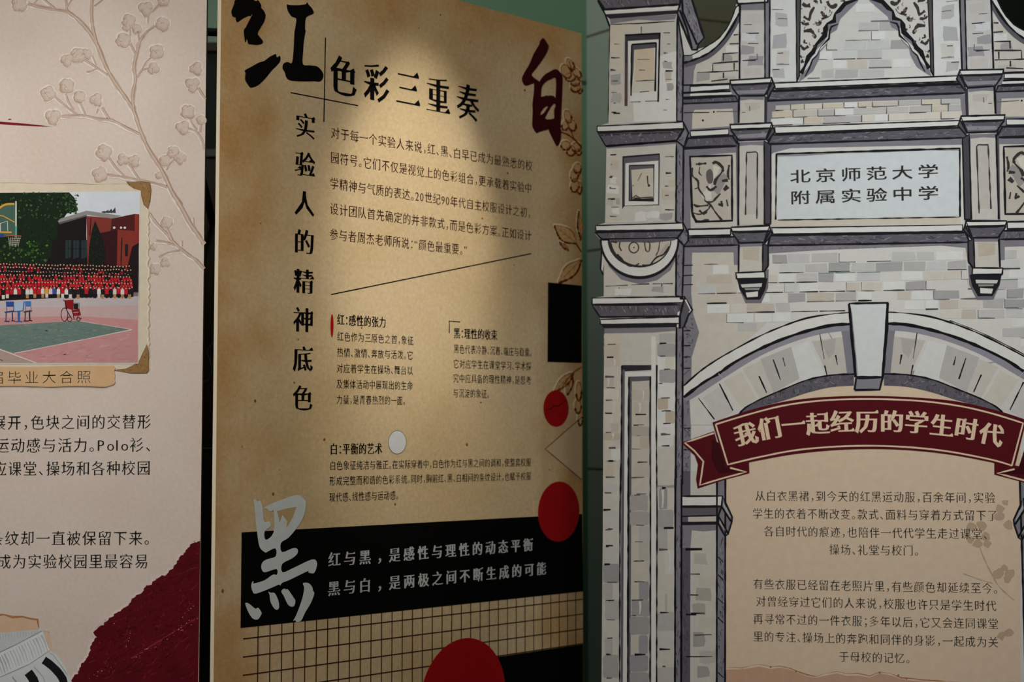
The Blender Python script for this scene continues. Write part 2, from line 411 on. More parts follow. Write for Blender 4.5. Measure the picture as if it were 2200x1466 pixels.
# dark doorway on the left with a smoky transom over it
zd0, zd1 = at(450, 333, YW - 0.03).z, at(450, 100, YW - 0.03).z
dr = bpy.data.objects.new('door_1', None); COL.objects.link(dr); dr.location = (-0.95, YW, 0); dr['kind'] = 'structure'
v, f = box_verts(-0.55, 0.55, -0.04, 0.0, 0, zd0 - 0.01); mesh_obj('door_leaf', v, f, [M_WOOD], dr)
v, f = box_verts(-0.55, 0.55, -0.04, 0.0, zd0 + 0.012, zd1 - 0.02); mesh_obj('transom_glass', v, f, [M_GREY], dr)
v, f = box_verts(-0.58, 0.58, -0.06, 0.0, zd0 - 0.009, zd0 + 0.011); mesh_obj('transom_bar', v, f, [M_BLACK], dr)
v, f = box_verts(-0.58, 0.58, -0.06, 0.0, zd1 - 0.019, zd1 + 0.005); mesh_obj('door_head', v, f, [M_WOOD], dr)

v, f = box_verts(1.02, 4.4, YW - 0.03, YW, 0.0, 3.5); o = struct('dark_panel', v, f, mat('blackish_green_panel', (20, 30, 22), 0.5, 0.2)); o['label'] = 'dark green panel added behind the arch at far right'  # sheet added over the green wall to darken its far right

# folding lattice frame that carries the boards from behind, seen through the gap
fr = bpy.data.objects.new('folding_display_frame', None); COL.objects.link(fr); FY = 3.04; fr.location = (-0.9, FY, 0)
tag(fr, 'black folding lattice frame standing behind the boards, seen in the narrow gap', 'display frame')
def fl(px, py, dy=0.0):
    p = at(px, py, FY + dy); return (p.x + 0.9, dy, p.z)
xr = fl(459, 485)[0]; za = fl(459, 485)[2]; zb = fl(453, 1412)[2]; hgt = za - zb; wdt = 0.25 * hgt / 2
xl = xr - wdt
for k, z0 in enumerate((za + hgt, za, zb)):
    z1 = z0 - hgt / 2
    for (zs, ze, dy) in ((z0, z1, 0.0), (z0 - hgt, z1, 0.0)):
        if min(zs, ze) < 0.03: ze = ze if ze > 0.03 else 0.03; zs = max(zs, 0.03)
        if max(zs, ze) > 2.6 or abs(zs - ze) < 0.05: continue
        tube('lattice_strut', [(xr, dy, zs), (xl, dy, ze)], 0.008, M_BLACK, fr)
        tube('lattice_strut', [(xl - wdt * 1.0, dy + 0.018, zs), (xl, dy + 0.018, ze)], 0.008, M_BLACK, fr)
for py in (74, 968):
    p = fl(450, py); tube('cross_bar', [(p[0] - 0.55, -0.02, p[2] + 0.02), (p[0] + 0.05, -0.02, p[2] - 0.002)], 0.0085 if py < 500 else 0.006, M_BLACK, fr)
for x in (xl - wdt * 1.1, xl - wdt * 3.2):
    tube('upright', [(x, 0.0, 0.0), (x, 0.0, 2.55)], 0.012, M_BLACK, fr)
cp = [fl(x, y, 0.02) for x, y in catmull([(475, 733), (461, 737), (447, 749), (444.5, 761), (450, 775), (453.5, 790), (452.5, 806), (446, 817), (437, 821), (420, 817), (400, 800)], 5)]
cp += [(xl - wdt * 1.1, 0.012, cp[-1][2] + 0.03)]
o = tube('cord', cp, 0.0022, M_CORD, fr, 8); o['label'] = 'thin grey cord curling in the gap'

# ---------------------------------------------------------------- LEFT BOARD
lb = LB.root('exhibition_board')
tag(lb, 'pale pink exhibition board at left with embossed branches and a group photo', 'exhibition board')
x_r0, z_r0 = LB.st(444.4, 0); x_r1, z_r1 = LB.st(427, 1466)
sl = (x_r0 - x_r1) / (z_r0 - z_r1)
xr_ = 0.5 * (x_r0 + x_r1)
panel('panel', [(xr_ - 1.25, 0.0), (xr_ , 0.0), (xr_, 2.44), (xr_ - 1.25, 2.44)], 0.011, M_PINK, M_DKEDGE, lb)

TW, TWD, TWL = (205, 184, 169), (182, 150, 130), (238, 229, 221)
sh = Sheet(LB, A1, 0)
def branch(pts, wd, k=A1):
    sh.line(TWL, 0, [(x - 4, y + 5) for x, y in pts], wd + 3.2, k, smooth=4, jit=0.3)
    sh.line((206, 183, 167), 1, pts, wd * 1.3, k, smooth=4, jit=0.3); sh.line((216, 197, 184), 2, [(x - wd * .3, y + wd * .2) for x, y in pts], wd * 0.4, k, smooth=4, jit=0.5)
    sh.line(TWD, 2, [(x + wd * 1.2, y - wd * 0.4) for x, y in pts], max(0.8, wd * 0.28), k, smooth=4, jit=0.6)
    sh.line((196, 170, 152), 2, [(x - wd * 1.1, y + wd * 0.5) for x, y in pts], max(0.7, wd * 0.22), k, smooth=4, jit=0.6)
def bud(x, y, r=13, k=A1):
    n = random.choice((3, 4, 4)); a0 = random.uniform(0, 6)
    lob = [(x + r * k[2] * 0.42 * math.cos(a0 + 6.283 * i / n), y + r * k[2] * 0.42 * math.sin(a0 + 6.283 * i / n)) for i in range(n)]
    for p in lob: sh.blob(TWL, 0, p[0], p[1], r * 0.78, k)
    for p in lob: sh.blob((196, 168, 150), 1, p[0] - 2, p[1] + 3, r * 0.66, k)
    for p in lob: sh.blob((211, 190, 175), 2, p[0] + 3, p[1] - 2, r * 0.56, k); sh.blob((219, 202, 190), 3, p[0] + 6, p[1] - 6, r * 0.36, k)
    for p in lob:
        a = random.uniform(1.6, 4.2)
        sh.line((178, 148, 130), 3, [(p[0] + r * 2.0 * math.cos(a + t), p[1] + r * 2.0 * math.sin(a + t)) for t in (0, .4, .8, 1.1)], 1.3, k, smooth=2, taper=(1, .3))
for pts, wd in [
    ([(480, 80), (560, 140), (640, 230), (700, 330), (760, 480), (830, 600), (900, 700), (960, 800), (1000, 920), (1060, 1060), (1130, 1170), (1180, 1260), (1230, 1370), (1300, 1466)], 7.5),
    ([(480, 80), (400, 70), (250, 40), (200, 25)], 6), ([(480, 80), (470, -10)], 5), ([(390, 60), (310, -10)], 5), ([(240, 30), (275, -10)], 4),
    ([(690, 300), (665, 200), (655, 100), (660, -10)], 6), ([(675, 45), (745, -10)], 5), ([(480, 50), (515, -5)], 4),
    ([(775, 540), (700, 490), (640, 450), (590, 420)], 4.5), ([(700, 485), (655, 510), (620, 515)], 4), ([(690, 470), (660, 400)], 3),
    ([(1000, 960), (900, 910), (800, 860), (700, 850), (620, 830), (550, 825), (440, 835)], 5.5),
    ([(550, 820), (470, 760), (390, 690)], 4), ([(530, 790), (490, 730), (470, 670)], 4), ([(610, 820), (575, 740)], 4), ([(780, 850), (730, 770)], 4.5), ([(700, 780), (690, 810)], 3),
    ([(960, 790), (950, 690), (970, 570), (960, 480), (980, 380), (1000, 300), (1050, 230), (1110, 185)], 6.5),
    ([(970, 385), (930, 310)], 4.5), ([(995, 290), (985, 220)], 3.5), ([(930, 270), (932, 200)], 3), ([(1060, 165), (1060, 100)], 3.5), ([(1085, 90), (1150, 20)], 3.5),
    ([(980, 560), (1010, 510), (1060, 490)], 4), ([(1010, 510), (1050, 440), (1110, 395)], 4),
    ([(1420, 630), (1470, 710)], 4.5), ([(1360, 850), (1378, 890), (1410, 930)], 3.5), ([(1340, 920), (1400, 940), (1445, 1000), (1458, 1070)], 4.5), ([(1440, 880), (1432, 950)], 4),
    ([(1200, 1340), (1100, 1310), (900, 1270), (800, 1255), (760, 1250)], 5), ([(890, 1260), (830, 1200), (780, 1130)], 4), ([(1000, 1290), (960, 1230), (920, 1170)], 4),
    ([(1190, 1220), (1210, 1180), (1250, 1140)], 4)]:
    branch(pts, wd)
for pts, wd in [([(1085, 60), (1130, 160), (1190, 260), (1250, 370), (1300, 440), (1338, 505)], 8), ([(980, 300), (1030, 370), (1090, 430), (1150, 500), (1220, 560), (1290, 610), (1338, 665)], 6),
                ([(1090, 390), (1130, 475)], 5), ([(1020, 480), (1090, 490), (1150, 512)], 5), ([(1180, 545), (1100, 560), (1040, 590)], 4), ([(1275, 390), (1270, 330)], 2.5), ([(1195, 520), (1195, 480)], 2.5)]:
    branch(pts, wd, A2)
for x, y, r in [(140, 28, 17), (480, 430, 14), (560, 395, 16), (622, 385, 11), (345, 670, 16), (480, 615, 16), (570, 692, 13), (690, 712, 14), (380, 835, 17), (1165, 172, 15), (885, 288, 16),
                (980, 205, 11), (925, 150, 15), (1045, 60, 16), (1170, -2, 14), (1100, 488, 13), (1122, 372, 16), (1405, 490, 14), (1380, 605, 16), (1345, 800, 15), (1310, 912, 15), (1440, 858, 10),
                (715, 1248, 16), (745, 1090, 17), (880, 1140, 13), (960, 1150, 13), (1240, 1088, 13), (1290, 1130, 13), (1180, 1150, 12), (1135, 1255, 7), (905, 195, 8)]:
    bud(x, y, r)
for x, y, r in [(1095, 362, 13), (1085, 622, 11), (1020, 665, 12), (1010, 520, 7)]: bud(x, y, r, A2)
o = sh.build('embossed_branches', lb); o['label'] = 'pale embossed branches with round buds'

sh = Sheet(LB, A1, 6)
sh.poly((128, 24, 36), 0, [(-60, 862), (0, 871), (120, 880), (250, 892), (362, 906), (250, 903), (130, 897), (0, 888), (-60, 884)])
sh.poly((128, 24, 36), 0, [(55, 856), (70, 851), (86, 856), (70, 859)])
sh.build('red_brush_stroke', lb)

# mounted photograph
sh = Sheet(LB, A2, 6)
edge = [(830, 92), (900, 100), (990, 110)]
torn = [(978 + random.uniform(-9, 6), y) for y in range(120, 1330, 17)]
sh.poly((226, 213, 190), 0, [(-160, 108), (150, 100), (420, 112), (640, 105), (830, 110), (985, 112)] + torn + [(972, 1345), (860, 1340), (740, 1318), (300, 1318), (-160, 1322)])
rag = [(-160, 103), (100, 100), (300, 108), (480, 103), (600, 112), (760, 108), (850, 108)]
sh.line((190, 168, 142), 1, rag, 1.2, smooth=4, jit=0.8)
sh.line((190, 168, 142), 1, [(x + 3, y) for x, y in torn], 1.4, jit=0.9)
sh.line((238, 228, 210), 1, [(x - 8, y) for x, y in torn], 2.0, jit=0.9)
for pts in ([(830, 92), (860, 95), (930, 93), (985, 100), (992, 150), (985, 220), (970, 272), (945, 245), (930, 190), (925, 150), (880, 140), (850, 118)],
            [(965, 1160), (976, 1200), (978, 1335), (965, 1350), (860, 1350), (750, 1332), (830, 1322), (870, 1300), (915, 1270), (940, 1215)]):
    p = sh.poly((158, 122, 78), 2, pts)
    sh.hatch(3, pts, A2, 26, [(134, 98, 58), (178, 142, 98), (120, 86, 50)], (1, 5), (1, 3))
    sh.line((112, 82, 50), 4, p + [p[0]], 1.0, PX, jit=0.8)
o = sh.build('photo_mount', lb); o['label'] = 'cream deckled photo mount with brown paper corners'

sh = Sheet(LB, A2, 11)
PL, PR = -160, 916
sh.poly((222, 229, 238), 0, [(PL, 168), (918, 157), (912, 640), (PL, 640)])                              # sky
sh.poly((24, 40, 24), 1, [(PL, 168), (455, 164), (490, 200), (505, 245), (505, 290), (440, 302), (420, 332), (392, 340), (376, 480), (345, 600), (330, 650), (PL, 650)])
TREEP = topx([(PL, 168), (455, 164), (490, 200), (510, 265), (430, 310), (365, 340), (340, 470), (325, 590), (310, 650), (PL, 650)], A2)
sh.poly((30, 22, 24), 1, [(300, 600), (912, 480), (911, 862), (300, 862)])
for _ in range(620):
    x, y = random.uniform(-30, 165), random.uniform(413, 570)
    if inside((x, y), TREEP):
        hi = y < 470 and random.random() < .5; g = random.choice([(52, 84, 42), (74, 106, 58), (44, 72, 38)] if hi else [(30, 50, 28), (22, 38, 22), (36, 58, 30), (18, 30, 18), (28, 44, 30)]); sh.blob(g, 2, x, y, random.uniform(0.8, 2.4), PX, 6, 0.4)
for _ in range(60): sh.blob(random.choice([(34, 62, 30), (58, 92, 48)]), 2, random.uniform(430, 515), random.uniform(175, 310), random.uniform(0.8, 2.4), A2, 6, 0.4)
for _ in range(70): sh.blob(random.choice([(64, 104, 36), (84, 126, 44), (46, 84, 34)]), 3, random.uniform(-40, 320), random.uniform(480, 625), random.uniform(1.2, 3), A2, 6, 0.4)
sh.poly((30, 26, 28), 3, [(330, 640), (345, 480), (380, 450), (385, 350), (560, 340), (580, 650), (330, 650)])
sh.poly((150, 148, 144), 4, [(380, 352), (400, 335), (570, 284), (800, 318), (735, 336), (570, 312), (395, 372)])
sh.poly((96, 92, 92), 5, [(385, 362), (570, 312), (570, 322), (390, 374)])
sh.poly((134, 58, 50), 3, [(568, 318), (735, 334), (725, 420), (640, 440), (615, 640), (575, 640)])
sh.poly((30, 24, 26), 3, [(380, 372), (568, 322), (566, 650), (375, 650)])
for x in (430, 482, 535):
    sh.poly((44, 58, 62), 4, [(x, 480), (x + 38, 478), (x + 36, 590), (x, 600)])
    sh.line((16, 18, 20), 5, [(x + 18, 480), (x + 18, 596)], 0.9)
    sh.line((16, 18, 20), 5, [(x, 535), (x + 38, 532)], 0.9)
sh.poly((84, 34, 34), 4, [(735, 336), (885, 305), (885, 420), (770, 408), (725, 420)])
sh.poly((150, 58, 48), 4, [(885, 305), (916, 308), (914, 520), (885, 470)])
sh.poly((58, 24, 28), 4, [(660, 430), (772, 408), (768, 650), (660, 650)])
sh.poly((142, 56, 46), 5, [(772, 408), (912, 420), (910, 500), (868, 530), (838, 650), (768, 650)])
sh.poly((36, 24, 28), 5, [(868, 520), (912, 495), (908, 820), (870, 700), (835, 660)])
sh.poly((34, 34, 38), 6, [(822, 503), (842, 505), (840, 583), (820, 582)])
sh.line((38, 30, 34), 6, [(800, 460), (795, 645)], 2.4); sh.line((40, 30, 34), 6, [(598, 330), (590, 450)], 2)
sh.poly((24, 30, 26), 6, [(625, 350), (655, 420), (690, 520), (690, 640), (580, 640), (585, 520), (600, 430)])
sh.hatch(7, [(625, 350), (655, 420), (690, 520), (690, 640), (580, 640), (585, 520), (600, 430)], A2, 60, [(48, 52, 38), (58, 50, 36), (34, 44, 32)], (1, 5), (1, 2))
for x in (668, 690, 712, 735): sh.poly((70, 72, 78), 5, [(x, 290), (x + 22, 262 + (735 - x) * 0.35), (x + 26, 300), (x, 296)])
for x in (750, 795, 820): sh.blob((226, 222, 220), 6, x, 396, 2.6, A2)
sh.poly((128, 122, 122), 1, [(840, 822), (912, 820), (910, 870), (840, 850)])
# court
sh.poly((206, 176, 176), 2, [(PL, 882), (0, 880), (400, 852), (908, 845), (905, 1283), (PL, 1285)])
sh.poly((200, 188, 192), 3, [(PL, 884), (400, 856), (907, 850), (906, 905), (500, 915), (PL, 930)])
sh.poly((206, 150, 150), 4, [(PL, 990), (500, 975), (906, 1000), (905, 1283), (PL, 1283)])
sh.poly((112, 134, 126), 5, [(PL, 1045), (520, 1008), (868, 1064), (560, 1128), (95, 1220), (0, 1190), (PL, 1160)])
sh.hatch(6, [(PL, 1045), (520, 1012), (850, 1064), (560, 1120), (95, 1215), (0, 1188), (PL, 1158)], A2, 160, [(126, 146, 136), (98, 122, 116), (140, 150, 138)], (4, 16), (0.8, 2), 0.0)
sh.hatch(6, [(110, 1225), (905, 1080), (905, 1280), (250, 1280)], A2, 50, [(214, 168, 166), (198, 142, 142)], (5, 25), (1, 3), -0.15)
sh.line((232, 216, 212), 6, [(868, 1064), (560, 1128), (95, 1220)], 1.6); sh.poly((184, 160, 150), 5, [(PL, 1175), (0, 1192), (240, 1283), (PL, 1283)])
sh.line((232, 220, 214), 7, [(PL, 1140), (0, 1194), (240, 1284)], 2.0); sh.line((226, 208, 204), 6, [(520, 1008), (868, 1064)], 1.0)
sh.line((30, 28, 30), 8, [(-40, 1240), (20, 1270)], 1.2)
# the crowd
HEAD = (222, 176, 150)
rows = [(632, 'k'), (655, 'k'), (679, 'k'), (705, 'm'), (728, 'r'), (750, 'r'), (772, 'r')]
sh.poly((40, 22, 24), 3, [(PL, 622), (60, 622), (350, 650), (640, 650), (850, 655), (878, 760), (876, 856), (400, 860), (0, 884), (PL, 886)])
for ri, (yy, kind) in enumerate(rows):
    x = -52 + (ri % 2) * 9
    while x < 868:
        y = yy + max(0, (x - 60)) * 0.022 * (1 if ri < 3 else 0.6) + random.uniform(-4, 4)
        if kind == 'k': c = random.choice([(28, 24, 28), (36, 28, 30), (22, 20, 24), (28, 24, 28), (150, 24, 36)])
        elif kind == 'm': c = random.choice([(196, 26, 40), (36, 28, 30), (176, 24, 36)])
        else: c = random.choice([(200, 28, 42), (184, 24, 38), (212, 36, 48), (200, 28, 42), (60, 24, 28)])
        sh.poly(c, 4 + ri % 2 * 3, [(x - 9, y + 26), (x - 8, y + 9), (x - 3, y + 5), (x + 3, y + 5), (x + 8, y + 9), (x + 9, y + 26)])
        sh.blob(HEAD, 5 + ri % 2 * 3, x, y + 1, 1.45, A2, 7, 0.1, 1.9); sh.poly((24, 18, 18), 6 + ri % 2 * 3, [(x - 5, y - 1), (x - 4, y - 6), (x + 4, y - 6), (x + 5, y - 1), (x, y - 3)])
        x += random.uniform(17, 22)
x = -52
while x < 872:                                                                                            # the seated front row
    y = 790 + random.uniform(-3, 3) + max(0, 120 - x) * 0.05
    c = random.choice([(232, 230, 228), (236, 234, 232), (34, 30, 36), (30, 30, 36), (200, 30, 44), (60, 90, 180), (228, 164, 60), (232, 210, 206), (40, 36, 42)]) if 290 < x < 770 else random.choice([(200, 30, 44), (38, 30, 34), (226, 222, 220), (200, 30, 44)])
    lg = random.choice([(26, 24, 28), (30, 28, 32), (26, 24, 28), (222, 214, 206), (180, 140, 96)])
    sh.poly(lg, 10, [(x - 10, y + 38), (x + 10, y + 38), (x + 9, y + 68), (x - 9, y + 68)])
    sh.poly(c, 11, [(x - 12, y + 42), (x - 11, y + 11), (x - 4, y + 6), (x + 4, y + 6), (x + 11, y + 11), (x + 12, y + 42)])
    sh.blob(HEAD, 12, x, y + 1, 1.7, A2, 7, 0.1, 2.2); sh.poly((24, 18, 18), 13, [(x - 6, y - 1), (x - 5, y - 7), (x + 5, y - 7), (x + 6, y - 1), (x, y - 3)])
    x += random.uniform(23, 28)
# chairs, wheelchair and hoop in the photograph
BL, BL2 = (48, 84, 158), (40, 62, 120)
def pchair(x, y, back, seat, leg, wdt=52):
    sh.poly(back, 12, [(x, y), (x + wdt, y), (x + wdt - 2, y + 34), (x + 4, y + 34)])
    sh.line(back, 12, [(x + 2, y), (x + 6, y + 70)], 1.4); sh.line(back, 12, [(x + wdt - 2, y), (x + wdt, y + 70)], 1.4)
    sh.poly(seat, 13, [(x - 12, y + 68), (x + wdt, y + 58), (x + wdt + 8, y + 66), (x - 4, y + 74)])
    sh.line(leg, 12, [(x + 2, y + 74), (x, y + 128)], 2.2); sh.line(leg, 12, [(x + wdt - 10, y + 70), (x + wdt - 8, y + 125)], 2.4)
    sh.line(leg, 12, [(x - 10, y + 130), (x + 24, y + 130)], 2.0); sh.line(leg, 12, [(x + wdt - 18, y + 126), (x + wdt + 8, y + 128)], 2.0)
pchair(40, 880, BL, BL2, (34, 56, 108)); pchair(165, 878, (78, 120, 190), (74, 54, 70), (30, 32, 44), 40)
sh.poly((172, 196, 220), 12, [(100, 886), (152, 882), (150, 940), (96, 944)]); sh.line((44, 90, 160), 13, [(160, 880), (152, 940), (96, 946)], 1.8); sh.line((52, 106, 170), 13, [(125, 946), (125, 1010)], 5); sh.line((52, 106, 170), 13, [(100, 1012), (148, 1012)], 2.2)
def ring(cx, cy, r, wd, lay, rx=None):
    pts = [(cx + (rx or r) * math.cos(a * 0.3142), cy + r * math.sin(a * 0.3142)) for a in range(21)]; sh.line((26, 24, 28), lay, pts, wd, A2, jit=0.1)
ring(424, 966, 44, 1.3, 12, 22); ring(458, 996, 15, 1.2, 12); ring(516, 996, 12, 1.2, 12)
sh.poly((150, 26, 36), 13, [(424, 872), (484, 868), (482, 936), (430, 922)]); sh.poly((150, 26, 36), 13, [(470, 936), (524, 930), (524, 946), (474, 950)]); sh.poly((158, 30, 40), 13, [(474, 956), (530, 950), (532, 970), (486, 974)])
sh.poly((34, 30, 34), 12, [(484, 888), (522, 888), (522, 932), (484, 930)]); sh.line((220, 218, 216), 14, [(486, 892), (518, 890), (518, 928)], 1.2)
sh.line((28, 26, 30), 14, [(416, 870), (430, 880), (440, 940), (470, 990)], 1.6); sh.line((28, 26, 30), 14, [(478, 944), (488, 1000)], 1.4); sh.line((28, 26, 30), 14, [(524, 940), (505, 1000), (538, 988)], 1.4)
YE = (212, 164, 62)
sh.poly((74, 104, 92), 5, [(-30, 262), (100, 236), (104, 455), (-30, 440)])
sh.line((224, 226, 222), 7, [(106, 222), (106, 460)], 3.0, jit=0.05); sh.line((92, 176, 150), 8, [(107, 385), (106, 460)], 3.6, jit=0.05)
sh.line(YE, 8, [(-40, 300), (0, 265), (40, 243), (95, 240)], 4.4, smooth=4, jit=0.1); sh.line(YE, 8, [(-40, 310), (20, 318), (98, 360)], 2.2, jit=0.1); sh.line(YE, 8, [(-40, 424), (78, 426)], 3.4, jit=0.1)
sh.line((224, 226, 222), 8, [(4, 420), (4, 368), (50, 352), (52, 418)], 1.4, jit=0.1); sh.poly((44, 74, 150), 8, [(-40, 436), (26, 436), (30, 458), (-40, 462)])
sh.line((190, 90, 60), 9, [(28, 452), (90, 446), (142, 452)], 1.8, jit=0.1)
for i in range(7): sh.line((196, 186, 176), 9, [(56 + i * 13, 456), (66 + i * 9, 520 - (i % 2) * 6)], 0.8)
for i in range(4): sh.line((196, 186, 176), 9, [(58 + i * 3, 470 + i * 13), (138 - i * 8, 466 + i * 13)], 0.8)
sh.line((240, 238, 234), 15, [(-160, 1286), (906, 1285)], 1.6, jit=0.1); sh.line((238, 238, 238), 15, [(919, 158), (908, 1285)], 1.2, jit=0.1)
o = sh.build('group_photo', lb); o['label'] = 'printed photo of a red-and-black crowd before brick buildings'

sh = Sheet(LB, A2, 30)
rg = [(754 + random.uniform(-5, 4), y) for y in range(1304, 1432, 10)]
sh.poly((222, 184, 140), 0, [(-160, 1306), (200, 1310), (480, 1302), (752, 1300)] + rg + [(700, 1440), (500, 1434), (300, 1440), (100, 1432), (-160, 1440)])
sh.line((176, 140, 104), 1, [(-160, 1440), (100, 1434), (300, 1441), (500, 1436), (700, 1441)], 1.0, smooth=4, jit=0.9)
o = sh.build('caption_strip', lb); o['label'] = 'torn tan paper strip under the group photo'
sh = Sheet(LB, A2, 33)
text(sh, '届毕业大合照', (-75, 1381), (609, 1374), 30, (36, 32, 32), gx=0.86, dx=-0.012, dy=-0.012, serif=0)
sh.build('caption_text', lb)

DK = (26, 27, 27)
block('body_text', lb, LB, A3, 2, [('展开，色块之间的交替形', (-42, 201), (740, 195)), ('运动感与活力。Polo衫、', (-28, 312), (745, 308)), ('应课堂、操场和各种校园', (-38, 426), (737, 421)),
                  ('条纹却一直被保留下来。', (-55, 765), (738, 763)), ('成为实验校园里最容易', (-17, 878), (727, 876))],
      DK, 'black body text of the pale board', em=34, dx=0.006, dy=-0.016, gx=0.93)

# torn dark red paper
sh = Sheet(LB, A3, 2)
ed = [(978, 778), (955, 785), (932, 790), (915, 808), (903, 832), (880, 850), (858, 882), (845, 908), (826, 925), (806, 945), (780, 950), (755, 966), (735, 988), (712, 1000), (692, 1026), (665, 1045), (640, 1060), (630, 1085), (606, 1106),
      (575, 1122), (552, 1140), (525, 1160), (503, 1185), (478, 1200), (455, 1222), (468, 1246), (452, 1270), (440, 1300), (432, 1338), (410, 1362), (392, 1390), (378, 1422), (352, 1445), (336, 1480), (300, 1530), (250, 1580), (200, 1640)]
rough = []
for a, b in zip(ed, ed[1:]):
    for i in range(4):
        t = i / 4; rough.append((a[0] + (b[0] - a[0]) * t + random.uniform(-4, 4), a[1] + (b[1] - a[1]) * t + random.uniform(-4, 4)))
for a_, w_ in ((0, 7.0), (3, 4.0)): sh.line((238, 214, 208), 0, [(x - a_ - random.uniform(0, 5), y - a_ - random.uniform(0, 4)) for x, y in rough[:len(rough) - 12]], w_ / 1.6, jit=0.9)
sh.poly((96, 16, 28), 1, [(x + 1, y + 1) for x, y in rough] + [(300, 1900), (962, 1900), (966, 1466), (972, 1100)])
REDP = [(930, 840), (640, 1110), (470, 1260), (400, 1460), (960, 1460), (966, 1100), (968, 830)]
sh.hatch(2, REDP, A3, 220, [(112, 22, 34), (84, 12, 24), (124, 30, 42), (76, 10, 20)], (4, 22), (1, 3.5), -0.6)
REDB = [(900, 860), (640, 1110), (470, 1250), (390, 1440), (700, 1440), (960, 1180), (966, 1000), (968, 830)]
RPX = topx(REDB, A3)
for _ in range(700):
    x, y = random.uniform(165, 425), random.uniform(1185, 1466)
    if inside((x, y), RPX): sh.blob(random.choice([(118, 20, 32), (132, 26, 38), (84, 10, 20), (72, 8, 16), (108, 16, 28)]), 2, x, y, random.uniform(0.7, 2.6), PX, 6, 0.45)
for a, b, n in [((965, 1150), (630, 1370), 46), ((940, 1080), (880, 1160), 12), ((640, 1190), (610, 1300), 12), ((560, 1400), (430, 1440), 14), ((570, 1160), (530, 1180), 6)]:
    for _ in range(n):
        t = random.random(); sh.blob(random.choice([(206, 120, 124), (176, 60, 70), (228, 170, 170)]), 3, a[0] + (b[0] - a[0]) * t + random.uniform(-9, 9), a[1] + (b[1] - a[1]) * t + random.uniform(-14, 14), random.uniform(0.3, 1.25), None, 6, 0.4)
sh.line((140, 44, 54), 2, [(965, 1150), (800, 1250), (640, 1350)], 2.2, jit=0.8)
o = sh.build('torn_red_paper', lb, INK_ROUGH); o['label'] = 'dark red torn paper print with a ragged pale rim'

# printed shorts with the scrap of paper behind
sh = Sheet(LB, A3, 4)
sh.poly((222, 190, 158), 0, [(-60, 1140), (20, 1135), (60, 1147), (110, 1145), (150, 1155), (185, 1160), (190, 1205), (160, 1230), (-60, 1240)])
sh.line((182, 128, 84), 1, [(-60, 1141), (20, 1137), (60, 1149), (110, 1147), (150, 1157), (183, 1161), (189, 1200)], 4.0, jit=0.7)
sh.poly((224, 200, 176), 0, [(205, 1210), (240, 1225), (262, 1330), (240, 1300)]); sh.line((208, 180, 154), 1, [(210, 1215), (242, 1222)], 1.2)
o = sh.build('paper_scrap', lb)
sh = Sheet(LB, A3, 7)
WS = (222, 226, 230)
sh.poly(WS, 0, [(-60, 1236), (0, 1228), (100, 1218), (205, 1208), (222, 1255), (243, 1310), (280, 1335), (325, 1400), (352, 1470), (380, 1600), (-60, 1620)])
sh.poly((208, 213, 217), 1, [(-60, 1300), (0, 1320), (90, 1275), (200, 1225), (212, 1212), (205, 1208), (0, 1226), (-60, 1236)])
sh.line((150, 156, 160), 2, [(-40, 1335), (0, 1320), (90, 1277), (205, 1215)], 1.6)
sh.poly((232, 235, 238), 2, [(-60, 1350), (0, 1325), (95, 1285), (208, 1222), (243, 1310), (140, 1378), (0, 1440), (-60, 1462)])
for i in range(17):
    t = i / 16; x0 = -20 + t * 222; y0 = 1340 - t * 112; x1 = x0 + 32; y1 = y0 + 88
    sh.line(random.choice([(196, 202, 206), (204, 208, 212), (184, 190, 194)]), 3, [(x0, y0 + 8), ((x0 + x1) / 2 + 2, (y0 + y1) / 2), (x1, y1)], random.uniform(1.8, 4.2), jit=0.5, taper=(1, 0.4))
for i in range(14):
    x = i * 14; sh.line((190, 196, 201), 3, [(x, 1231 - x * 0.09), (x + 3, 1262 - x * 0.16)], 1.6, jit=0.5)
sh.line((168, 174, 178), 4, [(-60, 1466), (0, 1442), (140, 1380), (243, 1312)], 1.6, jit=0.5)
sh.line((30, 30, 32), 4, [(214, 1358), (240, 1376), (272, 1405), (300, 1440), (312, 1475), (328, 1600)], 17, smooth=3, jit=0.04); sh.line((30, 30, 32), 4, [(138, 1418), (158, 1446), (172, 1480), (200, 1600)], 20, smooth=3, jit=0.04)
sh.line((178, 184, 188), 4, [(240, 1320), (262, 1335), (330, 1430)], 1.6); sh.line((160, 166, 170), 4, [(60, 1440), (80, 1466), (92, 1560)], 2.4); sh.line((190, 196, 200), 4, [(165, 1390), (210, 1440), (230, 1500)], 2.6)
o = sh.build('printed_shorts', lb); o['label'] = 'printed white shorts with black side stripes'

# ---------------------------------------------------------------- MIDDLE BOARD
mb = MB.root('exhibition_board')
tag(mb, 'tan aged-paper exhibition board in the middle with a black slogan band', 'exhibition board')
sL = 0.5 * (MB.st(474, 0)[0] + MB.st(460, 1466)[0]); sR = 0.5 * (MB.st(1249, 80)[0] + MB.st(1253, 1466)[0])
tT = 0.5 * (MB.st(985, 0)[1] + MB.st(1249, 72.6)[1])
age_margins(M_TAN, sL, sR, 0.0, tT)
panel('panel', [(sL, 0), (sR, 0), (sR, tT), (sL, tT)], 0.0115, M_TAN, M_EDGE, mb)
BK = (13, 11, 10)

